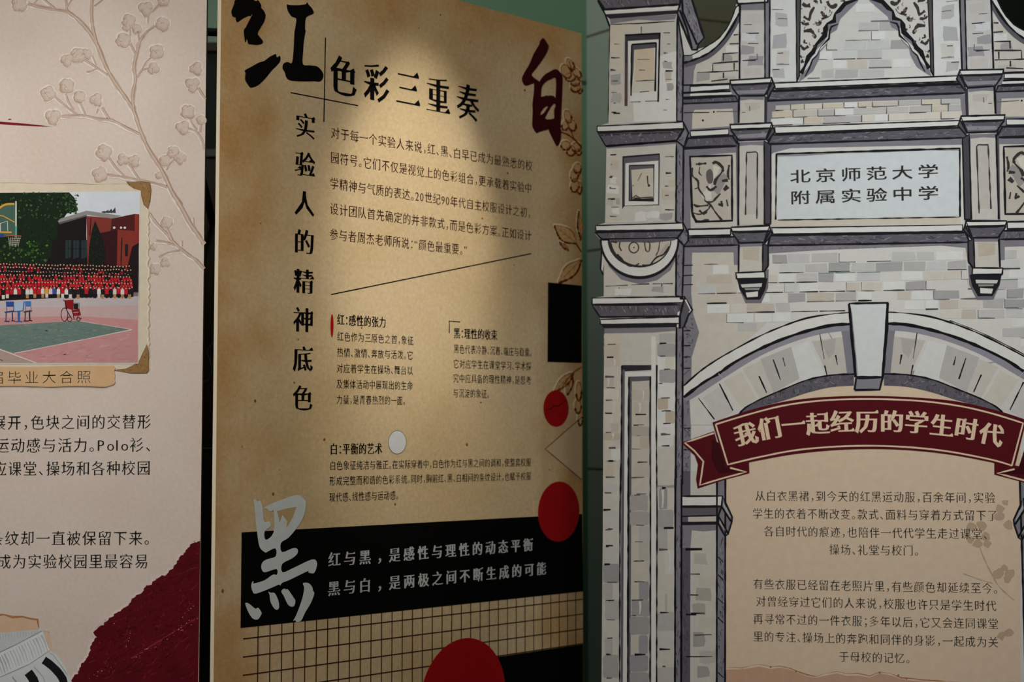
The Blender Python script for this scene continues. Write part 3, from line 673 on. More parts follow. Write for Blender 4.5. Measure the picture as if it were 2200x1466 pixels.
# stains and freckles of the old paper
sh = Sheet(MB, PX, 0)
for x, y, r in [(548, 862, 3), (697, 945, 3), (1003, 956, 3), (1033, 865, 2), (849, 1084, 2.6), (587, 1062, 3), (478, 1270, 3.4), (1127, 194, 2.6), (777, 705, 2.2), (946, 32, 2), (632, 822, 2), (560, 480, 1.6), (1090, 372, 2.4), (1036, 470, 2.2), (1104, 570, 1.4), (1010, 90, 1.4), (900, 60, 1.4), (1180, 1010, 1.6), (640, 730, 1.8), (520, 960, 1.4), (600, 1010, 1.2)]:
    sh.blob((150, 92, 40), 0, x, y, r * 0.8, PX, 8, 0.3, r * 1.1)
o = sh.build('paper_stains', mb); o['kind'] = 'stuff'; o['label'] = 'small rust freckles in the paper'

# botanical print along the right side
sh = Sheet(MB, B7, 0)
LF, LFO, LFL = (224, 178, 122), (110, 46, 10), (250, 226, 184)
def leaf(pts, k, vein=None, col=LF):
    sh.line(LFL, 0, [(x - 5, y - 6) for x, y in pts] + [(pts[0][0] - 5, pts[0][1] - 6)], 4.5, k, smooth=3)
    p = sh.poly(col, 1, pts, k, smooth=4)
    sh.line(LFO, 2, p[len(p) // 2:] + [p[0]], 3.6, PX, jit=0.6); sh.line((182, 122, 66), 2, p[:len(p) // 3], 3.4, PX, jit=0.6, taper=(.4, 1))
    sh.line((166, 106, 54), 2, p[:len(p) // 2 + 1], 1.2, PX, jit=0.6)
    if vein: sh.line((146, 86, 40), 3, vein, 1.4, k, smooth=3, taper=(0.4, 1))
def petals(c, rads, k):
    for (dx, dy, rx, ry, a) in rads:
        leaf([(c[0] + dx + rx * math.cos(t) * math.cos(a) - ry * math.sin(t) * math.sin(a), c[1] + dy + rx * math.cos(t) * math.sin(a) + ry * math.sin(t) * math.cos(a)) for t in [i * 0.7854 for i in range(8)]], k, None)
def sleaf(a, b, wd, k):
    """a veined leaf from base a to tip b"""
    dx, dy = b[0] - a[0], b[1] - a[1]; L = math.hypot(dx, dy); ux, uy = dx / L, dy / L; prof = [(0.08, .25), (0.3, .85), (0.5, 1), (0.68, .8), (0.86, .4)]
    lf = [(a[0] + dx * t - uy * wd * w_, a[1] + dy * t + ux * wd * w_) for t, w_ in prof]; rt = [(a[0] + dx * t + uy * wd * w_, a[1] + dy * t - ux * wd * w_) for t, w_ in prof]
    leaf([a] + lf + [b] + rt[::-1], k, [b, ((a[0] + b[0]) / 2, (a[1] + b[1]) / 2), a])
    for t in (0.3, 0.5, 0.7):
        m = (a[0] + dx * t, a[1] + dy * t)
        for sg in (-1, 1): sh.line((164, 106, 56), 3, [m, (m[0] + ux * L * .14 - sg * uy * wd * .6, m[1] + uy * L * .14 + sg * ux * wd * .6)], 0.9, k, taper=(1, .4))
petals((180, 150), [(0, -5, 28, 42, -0.4), (24, -45, 18, 36, -0.5), (22, 30, 30, 24, 0.1)], B7); petals((240, 180), [(8, -25, 14, 32, -0.5), (-8, 30, 26, 20, 0), (-6, 62, 28, 24, 0.2), (20, 70, 14, 24, 0)], B7)
sh.line(LFO, 3, [(195, 85), (220, 150), (245, 185), (269, 205)], 2, B7, smooth=4)
sh.build('botanical_print', mb); sh = Sheet(MB, B7, 0)
petals((190, 430), [(0, -20, 20, 38, -0.3), (-14, 30, 20, 30, 0.4), (24, 30, 22, 34, -0.2)], B7); sh.line(LFO, 3, [(150, 500), (190, 515), (235, 550), (269, 590)], 3.2, B7, smooth=4); sh.line(LFO, 3, [(180, 440), (205, 485), (225, 540)], 1.6, B7)
petals((205, 590), [(-28, -12, 28, 26, 0.3), (2, 18, 26, 30, 0), (34, -2, 28, 26, -0.3), (48, 26, 16, 18, 0)], B7)
sh.build('botanical_print', mb); sh = Sheet(MB, B7, 0)
petals((245, 765), [(0, -54, 22, 28, 0.2), (-18, -10, 22, 36, 0), (-14, 50, 24, 36, 0.2), (12, 60, 14, 36, 0)], B7); sh.line(LFO, 3, [(215, 780), (245, 765), (268, 730)], 1.8, B7)
sh.build('botanical_print', mb); sh = Sheet(MB, B7, 0)
sleaf((240, 1150), (112, 1045), 40, B7); sleaf((195, 1190), (140, 1140), 10, B7); sleaf((268, 1245), (135, 1380), 34, B7); sleaf((266, 1130), (255, 960), 14, B7); sh.line(LFO, 3, [(240, 1155), (268, 1200)], 3, B7)
sh.build('botanical_print', mb); sh = Sheet(MB, B7, 0)
sh.line((160, 98, 48), 3, [(242, 462), (200, 490), (160, 540), (120, 600)], 2.6, B8, smooth=4)
sleaf((200, 490), (100, 590), 22, B8); sleaf((190, 500), (165, 610), 18, B8); petals((228, 640), [(0, -50, 14, 50, 0), (-4, 30, 16, 36, 0), (8, 90, 12, 40, 0)], B8)
sh.build('botanical_print', mb)

sh = Sheet(MB, B4, 5)                              # the brush character at the upper left
sh.poly(BK, 0, [(205, -10), (470, -10), (478, 10), (520, 15), (545, 5), (595, 85), (590, 120), (630, 165), (655, 215), (660, 260), (640, 340), (600, 410), (538, 520), (560, 570), (605, 625), (620, 665), (590, 695), (520, 708), (440, 700), (388, 690), (372, 620), (365, 620), (352, 655), (338, 655), (318, 485), (350, 430), (400, 330), (450, 232), (440, 228), (420, 258), (400, 248), (300, 295), (230, 345), (205, 342), (192, 310), (188, 275), (145, 262), (130, 225), (122, 185), (135, 140), (165, 70)], smooth=3)
sh.poly(BK, 0, [(-0 + 205, -10), (470, -10), (440, -160), (360, -230), (300, -160)], smooth=3)
sh.poly(BK, 0, [(335, 1110), (440, 1050), (560, 985), (640, 960), (720, 900), (780, 868), (825, 852), (838, 905), (888, 880), (892, 960), (840, 1030), (760, 1110), (680, 1210), (600, 1295), (520, 1355), (440, 1380), (410, 1370), (360, 1300), (338, 1245), (345, 1150)], smooth=3)
sh.poly(BK, 0, [(995, 80), (1010, 65), (1022, 78), (1120, 84), (1240, 78), (1300, 62), (1320, 35), (1335, 70), (1395, 135), (1415, 215), (1300, 275), (1283, 460), (1292, 490), (1265, 640), (1252, 820), (1248, 1010), (1350, 1030), (1460, 1042), (1520, 1085), (1570, 1165), (1560, 1240), (1510, 1285), (1420, 1280), (1250, 1282), (1060, 1270), (990, 1225), (965, 1140), (930, 1085), (935, 1020), (965, 988), (1015, 978), (1068, 998), (1090, 920), (1105, 740), (1115, 520), (1138, 380), (1142, 290), (1075, 262), (1030, 205), (1002, 140)], smooth=3)
o = sh.build('brush_character', mb); o['label'] = 'large black brush character at the upper left'
sh = Sheet(MB, B5, 5)                              # 白, dark red, with its open counters
RD = (66, 14, 20)
sh.poly(RD, 0, [(392, 68), (440, 130), (462, 180), (440, 250), (380, 350), (300, 460), (248, 540), (350, 622), (345, 650), (370, 690), (365, 810), (380, 900), (360, 1035), (420, 1090), (450, 1215), (350, 1228), (342, 1215), (335, 1255), (305, 1268), (265, 1210), (252, 1160), (258, 980), (255, 900), (272, 750), (275, 660), (265, 642), (170, 672), (128, 620), (125, 570), (150, 510), (215, 400), (270, 270), (340, 150), (350, 110)], smooth=3)
sh.poly(RD, 0, [(345, 620), (400, 540), (470, 495), (545, 460), (600, 495), (636, 560), (632, 760), (622, 980), (612, 1200), (620, 1240), (610, 1370), (570, 1432), (545, 1410), (450, 1212), (415, 1085), (440, 1095), (520, 1085), (530, 1060), (528, 980), (548, 915), (530, 892), (545, 830), (550, 585), (490, 590), (430, 620), (385, 670), (366, 720), (350, 700)], smooth=3)
sh.poly(RD, 0, [(360, 812), (415, 800), (430, 788), (445, 797), (510, 795), (545, 830), (528, 895), (490, 940), (415, 1080), (430, 1095), (460, 1215), (350, 1220), (340, 1040), (362, 1038), (400, 1010), (450, 932), (405, 950), (365, 1005), (356, 1036), (330, 1040), (330, 830)], smooth=3)
o = sh.build('brush_character', mb); o['label'] = 'dark red brush character at the upper right'

for a, b in (((699, 81), (695.5, 262)), ((624, 199), (769, 227)), ((711, 633), (1141, 545))):
    sh = Sheet(MB, PX, 3); sh.line(BK, 0, [a, b], 2.1, jit=0.05); sh.build('black_rule', mb)
sh = Sheet(MB, PX, 3); sh.line(BK, 0, [(965, 716), (965, 690), (988, 692)], 2.0, jit=0.05); sh.build('corner_bracket', mb)
sh = Sheet(MB, PX, 3); sh.poly((220, 192, 150), -1, [(1249.5, 897), (1171, 965), (1249.5, 1031)]); sh.line((60, 56, 48), 0, [(1249.5, 897), (1171, 965), (1249.5, 1031)], 1.6, jit=0.05)
o = sh.build('diamond_outline', mb); o['label'] = 'thin half diamond outline at the right edge'

e = bpy.data.objects.new('title_text', None); COL.objects.link(e); e.parent = mb; e['label'] = 'bold black title across the top'
for c, x, y, em in (('色', 737.8, 163.5, 91), ('彩', 809.3, 177.5, 89), ('三', 877, 191.5, 87), ('重', 941.5, 205.5, 85.5), ('奏', 1005.2, 219, 84)):
    sh = Sheet(MB, PX, 4); char(sh, c, (x, y), em, BK, gx=0.80, dx=0.042, dy=-0.020, serif=0.115); sh.build('letter', e)
e = bpy.data.objects.new('subtitle_text', None); COL.objects.link(e); e.parent = mb; e['label'] = 'vertical black subtitle column'
for c, x, y in (('实', 656, 270.5), ('验', 655, 353.6), ('人', 653.8, 436.6), ('的', 653.4, 520), ('精', 652.4, 604.5), ('神', 651.4, 687.5), ('底', 650.6, 771), ('色', 650, 855)):
    sh = Sheet(MB, PX, 4); char(sh, c, (x, y), 58, BK, gx=0.94, dx=0.032, dy=-0.020, serif=0.10); sh.build('letter', e)
BR = (62, 28, 20)
block('intro_text', mb, MB, PX, 4, [('对于每一个实验人来说，红、黑、白早已成为最熟悉的校', (709.5, 284), (1144, 357)), ('园符号。它们不仅是视觉上的色彩组合，更承载着实验中', (709, 337.5), (1142.5, 405.5)),
                  ('学精神与气质的表达。20世纪90年代自主校服设计之初，', (708, 393), (1141, 458)), ('设计团队首先确定的并非款式，而是色彩方案。正如设计', (707.5, 447.5), (1142, 507)),
                  ('参与者周杰老师所说：“颜色最重要。”', (707, 502.5), (1004.5, 538))],
      BR, 'brown introductory paragraph', em=27.5, gx=0.95, dx=0.006, dy=-0.016)
block('heading_text', mb, MB, PX, 4, [('红：感性的张力', (723.5, 686.5), (829.5, 693), 26), ('黑：理性的收束', (974, 715.5), (1068.5, 720), 25), ('白：平衡的艺术', (708, 965), (821.5, 964), 27)],
      BK, 'bold black section headings', gx=0.97, dx=0.026, dy=-0.010, serif=0.08)
block('section_text', mb, MB, PX, 4, [('红色作为三原色之首，象征', (723.5, 722.5), (888.5, 732), 22), ('热情、激情、奔放与活泼。它', (723, 757), (887.5, 763.5), 22), ('对应着学生在操场、舞台以', (722, 791), (887.5, 796.5), 22),
                      ('及集体活动中展现出的生命', (722, 825), (887, 829), 22), ('力量，是青春热烈的一面。', (722, 858.5), (872, 861), 22),
                      ('黑色代表冷静、沉着、端庄与稳重。', (974, 749.5), (1143, 757.5), 21.5), ('它对应学生在课堂学习、学术探', (973, 781.5), (1141.5, 787.5), 21.5), ('究中应具备的理性精神，是思考', (972.6, 812.5), (1141, 817.5), 21.5), ('与沉淀的象征。', (972.5, 844.5), (1052, 846.8), 21.5),
                      ('白色象征纯洁与雅正。在实际穿着中，白色作为红与黑之间的调和，使整套校服', (707.4, 1000.7), (1141, 993.3), 22), ('形成完整而和谐的色彩系统。同时，胸前红、黑、白相间的条纹设计，也赋予校服', (706.8, 1034), (1141, 1023.2), 22), ('现代感、线性感与运动感。', (706.4, 1069), (857, 1064), 22)],
      BK, 'small black text of the three sections', gx=0.95, dx=0.006, dy=-0.015)

sh = Sheet(MB, PX, 3); sh.disc((176, 22, 28), 0, 713, 700, 25, rx=3.2); o = sh.build('red_oval', mb)
sh = Sheet(MB, PX, 3); sh.disc((110, 108, 100), 0, 853.4, 950.6, 25.6); sh.disc((232, 234, 232), 1, 853.4, 950.6, 24.4); sh.build('white_disc', mb)
BLK = (9, 8, 7)
sh = Sheet(MB, PX, 3); sh.poly(BLK, 0, [(1177, 607), (1249.5, 614), (1249.5, 780), (1176, 778)]); sh.build('black_square', mb)
REDC = (176, 22, 26)
sh = Sheet(MB, PX, 4); sh.disc(REDC, 0, 1194.5, 878, 39.2)
sh.line((96, 12, 16), 1, [(1172, 884), (1176, 879), (1182, 880), (1190, 872), (1200, 873), (1210, 864), (1216, 862)], 1.8, jit=0.6); sh.line((120, 16, 20), 1, [(1174, 890), (1182, 886), (1196, 880)], 1.2, jit=0.6); o = sh.build('red_disc', mb); o['label'] = 'small red disc with a dark crack'
sh = Sheet(MB, PX, 2); sh.poly(BLK, 0, [(518.8, 1144.3), (1250.5, 1104.8), (1252.5, 1271), (516.5, 1349.9)])
o = sh.build('slogan_band', mb); o['label'] = 'wide black band with a white slogan'
sh = Sheet(MB, PX, 4); sh.disc(REDC, 0, 1200.5, 1099.5, 64.5); o = sh.build('red_disc', mb); o['label'] = 'large red disc overlapping the black band'
block('slogan_text', mb, MB, PX, 4, [('红与黑，是感性与理性的动态平衡', (701.5, 1203.6), (1147.5, 1170)), ('黑与白，是两极之间不断生成的可能', (700.5, 1266), (1176, 1220.8))],
      (205, 207, 205), 'white slogan lettering', em=34, gx=0.80, dx=0.036, dy=-0.008, serif=0.08, half=1.0)

sh = Sheet(MB, B6, 5)
WC = (226, 232, 230)
for pts in ([(220, 108), (262, 138), (285, 128), (310, 190), (328, 345), (382, 345), (398, 390), (380, 412), (332, 455), (345, 540), (428, 460), (432, 240), (395, 242), (350, 210), (330, 208), (355, 185), (480, 130), (620, 80), (690, 70), (745, 110), (768, 150), (755, 250), (720, 340), (660, 430), (580, 520), (505, 572), (515, 668), (620, 630), (665, 628), (683, 650), (672, 690), (620, 735), (518, 792), (522, 880), (640, 832), (830, 745), (882, 775), (875, 840), (848, 890), (792, 882), (785, 868), (600, 958), (520, 990), (495, 1022), (485, 1008), (400, 1045), (240, 1105), (205, 1075), (192, 1020), (205, 978), (218, 978), (218, 998), (330, 965), (418, 905), (462, 905), (458, 845), (340, 880), (305, 855), (298, 810), (320, 765), (370, 740), (450, 712), (446, 628), (362, 665), (340, 672), (290, 630), (268, 560), (240, 340), (228, 200)],
            [(130, 1205), (170, 1210), (235, 1262), (265, 1252), (300, 1300), (295, 1330), (262, 1375), (215, 1370), (180, 1330), (150, 1270)],
            [(372, 1085), (400, 1095), (440, 1100), (478, 1180), (485, 1250), (462, 1275), (430, 1255), (395, 1190), (385, 1120)],
            [(508, 1082), (535, 1052), (560, 1060), (580, 1062), (640, 1150), (656, 1180), (645, 1230), (615, 1242), (575, 1215), (535, 1130)],
            [(735, 995), (790, 992), (830, 1030), (842, 1075), (854, 1105), (820, 1200), (760, 1300), (715, 1390), (665, 1402), (655, 1382), (632, 1392), (660, 1340), (700, 1240), (735, 1130), (748, 1040)]):
    sh.poly(WC, 0, pts, smooth=3)
# the open counters of the character (paper and band showing through)
sh.poly((206, 174, 122), 1, [(462, 238), (560, 210), (668, 192), (635, 290), (590, 370), (560, 415), (572, 345), (520, 278), (490, 360), (480, 300)])
o = sh.build('brush_character', mb); o['label'] = 'large white brush character at the lower left'

sh = Sheet(MB, PX, 1)
GL = (62, 40, 24)
s0 = MB.st(450 + 270 / 2.5882, 1340)[0]; s1 = MB.st(450 + 2036 / 2.5882, 1300)[0]
tb = MB.st(520, 1349)[1] + 0.002
th = [MB.st(450 + x / 2.5882, 1040 + y / 2.5882)[1] for x, y in ((190, 862), (188, 967), (187, 1065))]
step = (th[0] - th[2]) / 2; tl = [th[0] - step * i for i in range(7)]
def rect(sx0, sx1, t0, t1, col, lay): sh._add([(sx0, t0), (sx1, t0), (sx1, t1), (sx0, t1)], [[0, 1, 2, 3]], col, lay)
stp = (s1 - s0) / 32
for i in range(33):
    s = s0 + stp * i
    if s < sR - 0.002: rect(s - 0.0011, s + 0.0011, tl[-1] - step, tb, GL, 0)
for t in tl: rect(s0 - stp * 1.22, sR - 0.001, t - 0.0011, t + 0.0011, GL, 0)
o = sh.build('printed_grid', mb); o['label'] = 'fine dark grid lines below the black band'
sh = Sheet(MB, B3, 2)
sb, tbk = MB.st(450 + 1590 / 2.5882, 1040 + 962 / 2.5882); rect(sb - 0.06, sR - 0.001, tl[-1] - step, MB.st(450 + 2080 / 2.5882, 1040 + 895 / 2.5882)[1] * 0.5 + tbk * 0.5, BLK, 0)
sh.build('black_block', mb)
sh = Sheet(MB, PX, 4); sh.disc(REDC, 0, 996.5, 1497, 125); o = sh.build('red_disc', mb); o['label'] = 'largest red disc, over the grid at the bottom'

# ---------------------------------------------------------------- ARCH BOARD
rb = RB.root('arch_board')
tag(rb, 'grey cutout board printed as an old brick school gate with red banner', 'exhibition board')
LN = (24, 23, 28); SHD = (100, 97, 106); SH2 = (134, 131, 140); ST = (208, 203, 194); STW = (212, 198, 178); WH = (226, 226, 221); GRB = (180, 177, 174)
half = topx([(1292, 2700), (1292.4, 1466), (1295, 1159), (1296, 906), (1298.7, 706), (1290, 696), (1289, 687), (1289, 681.5), (1272, 655), (1271.5, 640), (1297, 637), (1298.7, 555), (1294, 589), (1288.7, 578), (1293, 535), (1291.6, 518), (1278.7, 503), (1280, 485), (1300, 479), (1303, 314.4), (1283, 283), (1283, 271.5), (1306.6, 265), (1310, 50), (1307.7, 50), (1283.7, 0), (1272, -40), (1272, -75), (1470, -85), (1486.7, 0), (1513, 82), (1500, 96), (1497.6, 106), (1517, 100), (1545.7, 80.8), (1567.5, 50), (1580.6, 17.5), (1582.8, 0), (1580, -60), (1700, -66), (1760, -140), (1865.5, -170)], PX)
hp = [RB.st(*p) for p in half]; hp[0] = (hp[1][0], 0.0)
full = hp + [(2 * RB.mid - s, t) for s, t in hp[-2::-1]]
clean = []
for s, t in full:
    if not clean or math.hypot(s - clean[-1][0], t - clean[-1][1]) > 1e-4: clean.append((s, max(t, 0.0)))
panel('panel', clean, 0.012, M_STONE, mat('white_foam_edge', (222, 222, 218), 0.7), rb)

OL = 4.0
def dashes(sh, lay, x0, x1, ys, k, lw=2.2, p=0.75, mx=0.62):
    for y in [q for y_ in ys for q in ((y_, y_) if random.random() < 0.4 else (y_,))]:
        if random.random() > p: continue
        a = x0 + (x1 - x0) * random.uniform(0, 0.35); L = (x1 - x0) * random.uniform(0.15, mx)
        yy = y + random.uniform(-6, 6)
        sh.line(LN if random.random() < .75 else (96, 92, 94), lay, [(a, yy), (min(a + L, x1), yy + random.uniform(-3, 2))], lw * random.uniform(0.6, 1.4), k, jit=0.5, taper=(0.95, 0.7))
def patches(sh, lay, pts, k, n, wd=(12, 34), ht=(12, 20), cols=None):
    p = topx(pts, k); xs = [q[0] for q in p]; ys = [q[1] for q in p]; cols = cols or [(196, 191, 184), (182, 178, 174), (206, 194, 178), (224, 224, 220), (216, 208, 196), (172, 168, 166)]
    done = 0; used = []; n = int(n * 1.8)
    for _ in range(n * 14):
        if done >= n: break
        x, y = random.uniform(min(xs), max(xs)), random.uniform(min(ys), max(ys)); a, b = random.uniform(*wd), random.uniform(*ht)
        c = [(x, y), (x + a, y), (x + a, y + b), (x, y + b)]
        if all(inside(q, p) for q in c) and not any(x < u[2] + 1 and x + a > u[0] - 1 and y < u[3] + 1 and y + b > u[1] - 1 for u in used):
            used.append((x, y, x + a, y + b)); done += 1
            j = lambda: random.uniform(-2.5, 2.5)
            sh.poly(random.choice(cols), lay, [(x + j(), y + j()), (x + a * .5, y + j() * .5), (x + a + j(), y + j()), (x + a + j(), y + b * .6), (x + a + j(), y + b + j()), (x + a * .4, y + b + j() * .5), (x + j(), y + b + j())], PX)
DKS = [(82, 79, 88), (118, 115, 124), (70, 68, 76)]

def blocks(sh, lay, x0, x1, ys, k, cols, p=0.7):
    for a, b in zip(ys, ys[1:]):
        if random.random() > p: continue
        q0 = x0 + (x1 - x0) * random.choice((0, 0, 0, .1, .45)); q1 = x1 - (x1 - x0) * random.choice((0, 0, .05, .1, .4)) ; g = random.uniform(3, 9)
        if q1 - q0 < 12: continue
        j = lambda: random.uniform(-4, 4)
        sh.poly(random.choice(cols), lay, [(q0 + 2, a + g), ((q0 + q1) / 2, a + g * .5 + j()), (q1 - 2, a + g + j()), (q1 + j() * .3, (a + b) / 2), (q1 - 3, b - g + j()), ((q0 + q1) / 2 + j(), b - g * .6 + j()), (q0 + 3, b - g + j()), (q0 + j() * .3, (a + b) / 2)], k, smooth=3)
        if random.random() < .3:
            m_ = q0 + (q1 - q0) * random.uniform(.3, .7); sh.line(random.choice([(224, 224, 220), (216, 212, 204)]), lay, [(m_, a + 10), (m_ + 3, (a + b) / 2), (m_ - 2, b - 12)], random.uniform(3, 6), k, jit=.6, taper=(1, .4))
def brick_area(sh, poly, y0, y1, x0, x1, rowh, warm, seed, skew=-0.02, skip=None, dens=0.5):
    random.seed(seed); y = y0; r = 0
    while y < y1:
        x = x0 - random.uniform(0, 30)
        while x < x1:
            wd = random.uniform(28, 62); yy = y + (x - x0) * skew
            c = [(x + 1.5, yy + 1.2), (x + wd - 1.5, yy + 1.2 + wd * skew), (x + wd - 1.5, yy + rowh - 1.2 + wd * skew), (x + 1.5, yy + rowh - 1.2)]
            if all(inside(q, poly) for q in c) and not (skip and any(inside(q, skip) for q in c)):
                t = random.random(); wm = warm(x)
                if t < dens:
                    col = random.choice([(208, 199, 187), (213, 205, 195), (202, 192, 180), (217, 211, 202)] if random.random() < wm else [(186, 185, 183), (172, 171, 171), (200, 199, 197), (206, 206, 205), (196, 194, 192), (210, 210, 208)])
                    j = lambda: random.uniform(-1.6, 1.6)
                    sh.poly(col, 0, [(a + j(), b + j()) for a, b in c], PX)
                elif t < dens + 0.2: sh.poly((226, 227, 224), 0, c, PX)
                u = random.random()
                if u < 0.26: sh.line(random.choice([LN, (70, 68, 70), (120, 116, 114)]), 1, [c[3], c[2]], random.uniform(1, 2.6), PX, jit=0.5)
                elif u < 0.38: sh.line((90, 86, 88), 1, [c[0], c[3], (c[3][0] + wd * .6, c[3][1])], random.uniform(1, 1.8), PX, jit=0.5)
                elif u < 0.46: sh.line((120, 146, 144), 1, [c[0], c[1]], 1.4, PX, jit=0.5)
            x += wd
        y += rowh; r += 1
ARCHO = topx([(60, 1400), (78, 610), (100, 590), (180, 520), (280, 450), (400, 380), (550, 300), (700, 235), (850, 185), (1000, 160), (1110, 150), (1112, 92), (1352, 92), (1355, 150), (1480, 160), (1620, 180), (1800, 225), (1950, 290), (2100, 370), (2230, 450), (2380, 560), (2400, 1400)], K7)
random.seed(11)
sh = Sheet(RB, PX, 0)
low = topx([(865, 965), (1200, 985), (1205, 1080), (1400, 1150)], K2) + [(1660, 540), (2240, 520), (2260, 900), (1484, 900)]
sh.poly((210, 203, 192), -0.6, [(1486, 534), (1575, 532), (1590, 560), (1640, 600), (1650, 690), (1590, 745), (1530, 780), (1486, 830)], PX)
brick_area(sh, low, 528, 860, 1484, 2262, 21, lambda x: 0.85 if x < 1640 else 0.25, 5, -0.018, ARCHO)
o = sh.build('brick_print', rb); o['label'] = 'bricks above the arch'; sh = Sheet(RB, PX, 0)
gab = topx([(330, 690), (400, 480), (470, 400), (540, 280), (600, 190), (700, 40), (760, -20), (1000, -20), (1080, 80), (1180, 200), (1200, 300), (1300, 400), (1440, 630)], K5)
brick_area(sh, gab, -10, 172, 1715, 2020, 20, lambda x: 0.1, 6, -0.02)
o = sh.build('brick_print', rb); o['label'] = 'bricks of the gable'; sh = Sheet(RB, PX, 0)
random.seed(8)
for (xs_, y0_, y1_) in (((100, 230, 345, 500, 680, 800, 920, 1140, 1335, 1500, 1660), 890, 935), ((70, 250, 460, 600, 760, 1040, 1230, 1420, 1560, 1672), 940, 998), ((60, 340, 500, 830, 940, 1055, 1320, 1500, 1680), 1002, 1060)):
    for a, b in zip(xs_, xs_[1:]):
        sk = lambda x, y: (x, y - (x - 60) * 0.038)
        sh.poly(random.choice([(212, 200, 182), (206, 198, 188), (220, 212, 200), (226, 227, 224), (192, 189, 186), (214, 204, 186), (200, 196, 192)]), 4, [sk(a + 4, y0_ + 3), sk(b - 4, y0_ + 3), sk(b - 4, y1_ - 3), sk(a + 4, y1_ - 3)], K5)
        if random.random() < .6: sh.line((90, 86, 88), 5, [sk(b, y0_), sk(b, y1_)], 1.5, K5, jit=.5)
        if random.random() < .6: sh.line(random.choice([(60, 57, 60), (110, 106, 106)]), 5, [sk(a, y1_), sk(a + (b - a) * random.uniform(.4, 1), y1_)], 1.6, K5, jit=.5)
o = sh.build('brick_print', rb); o['label'] = 'bricks between the two cornices'

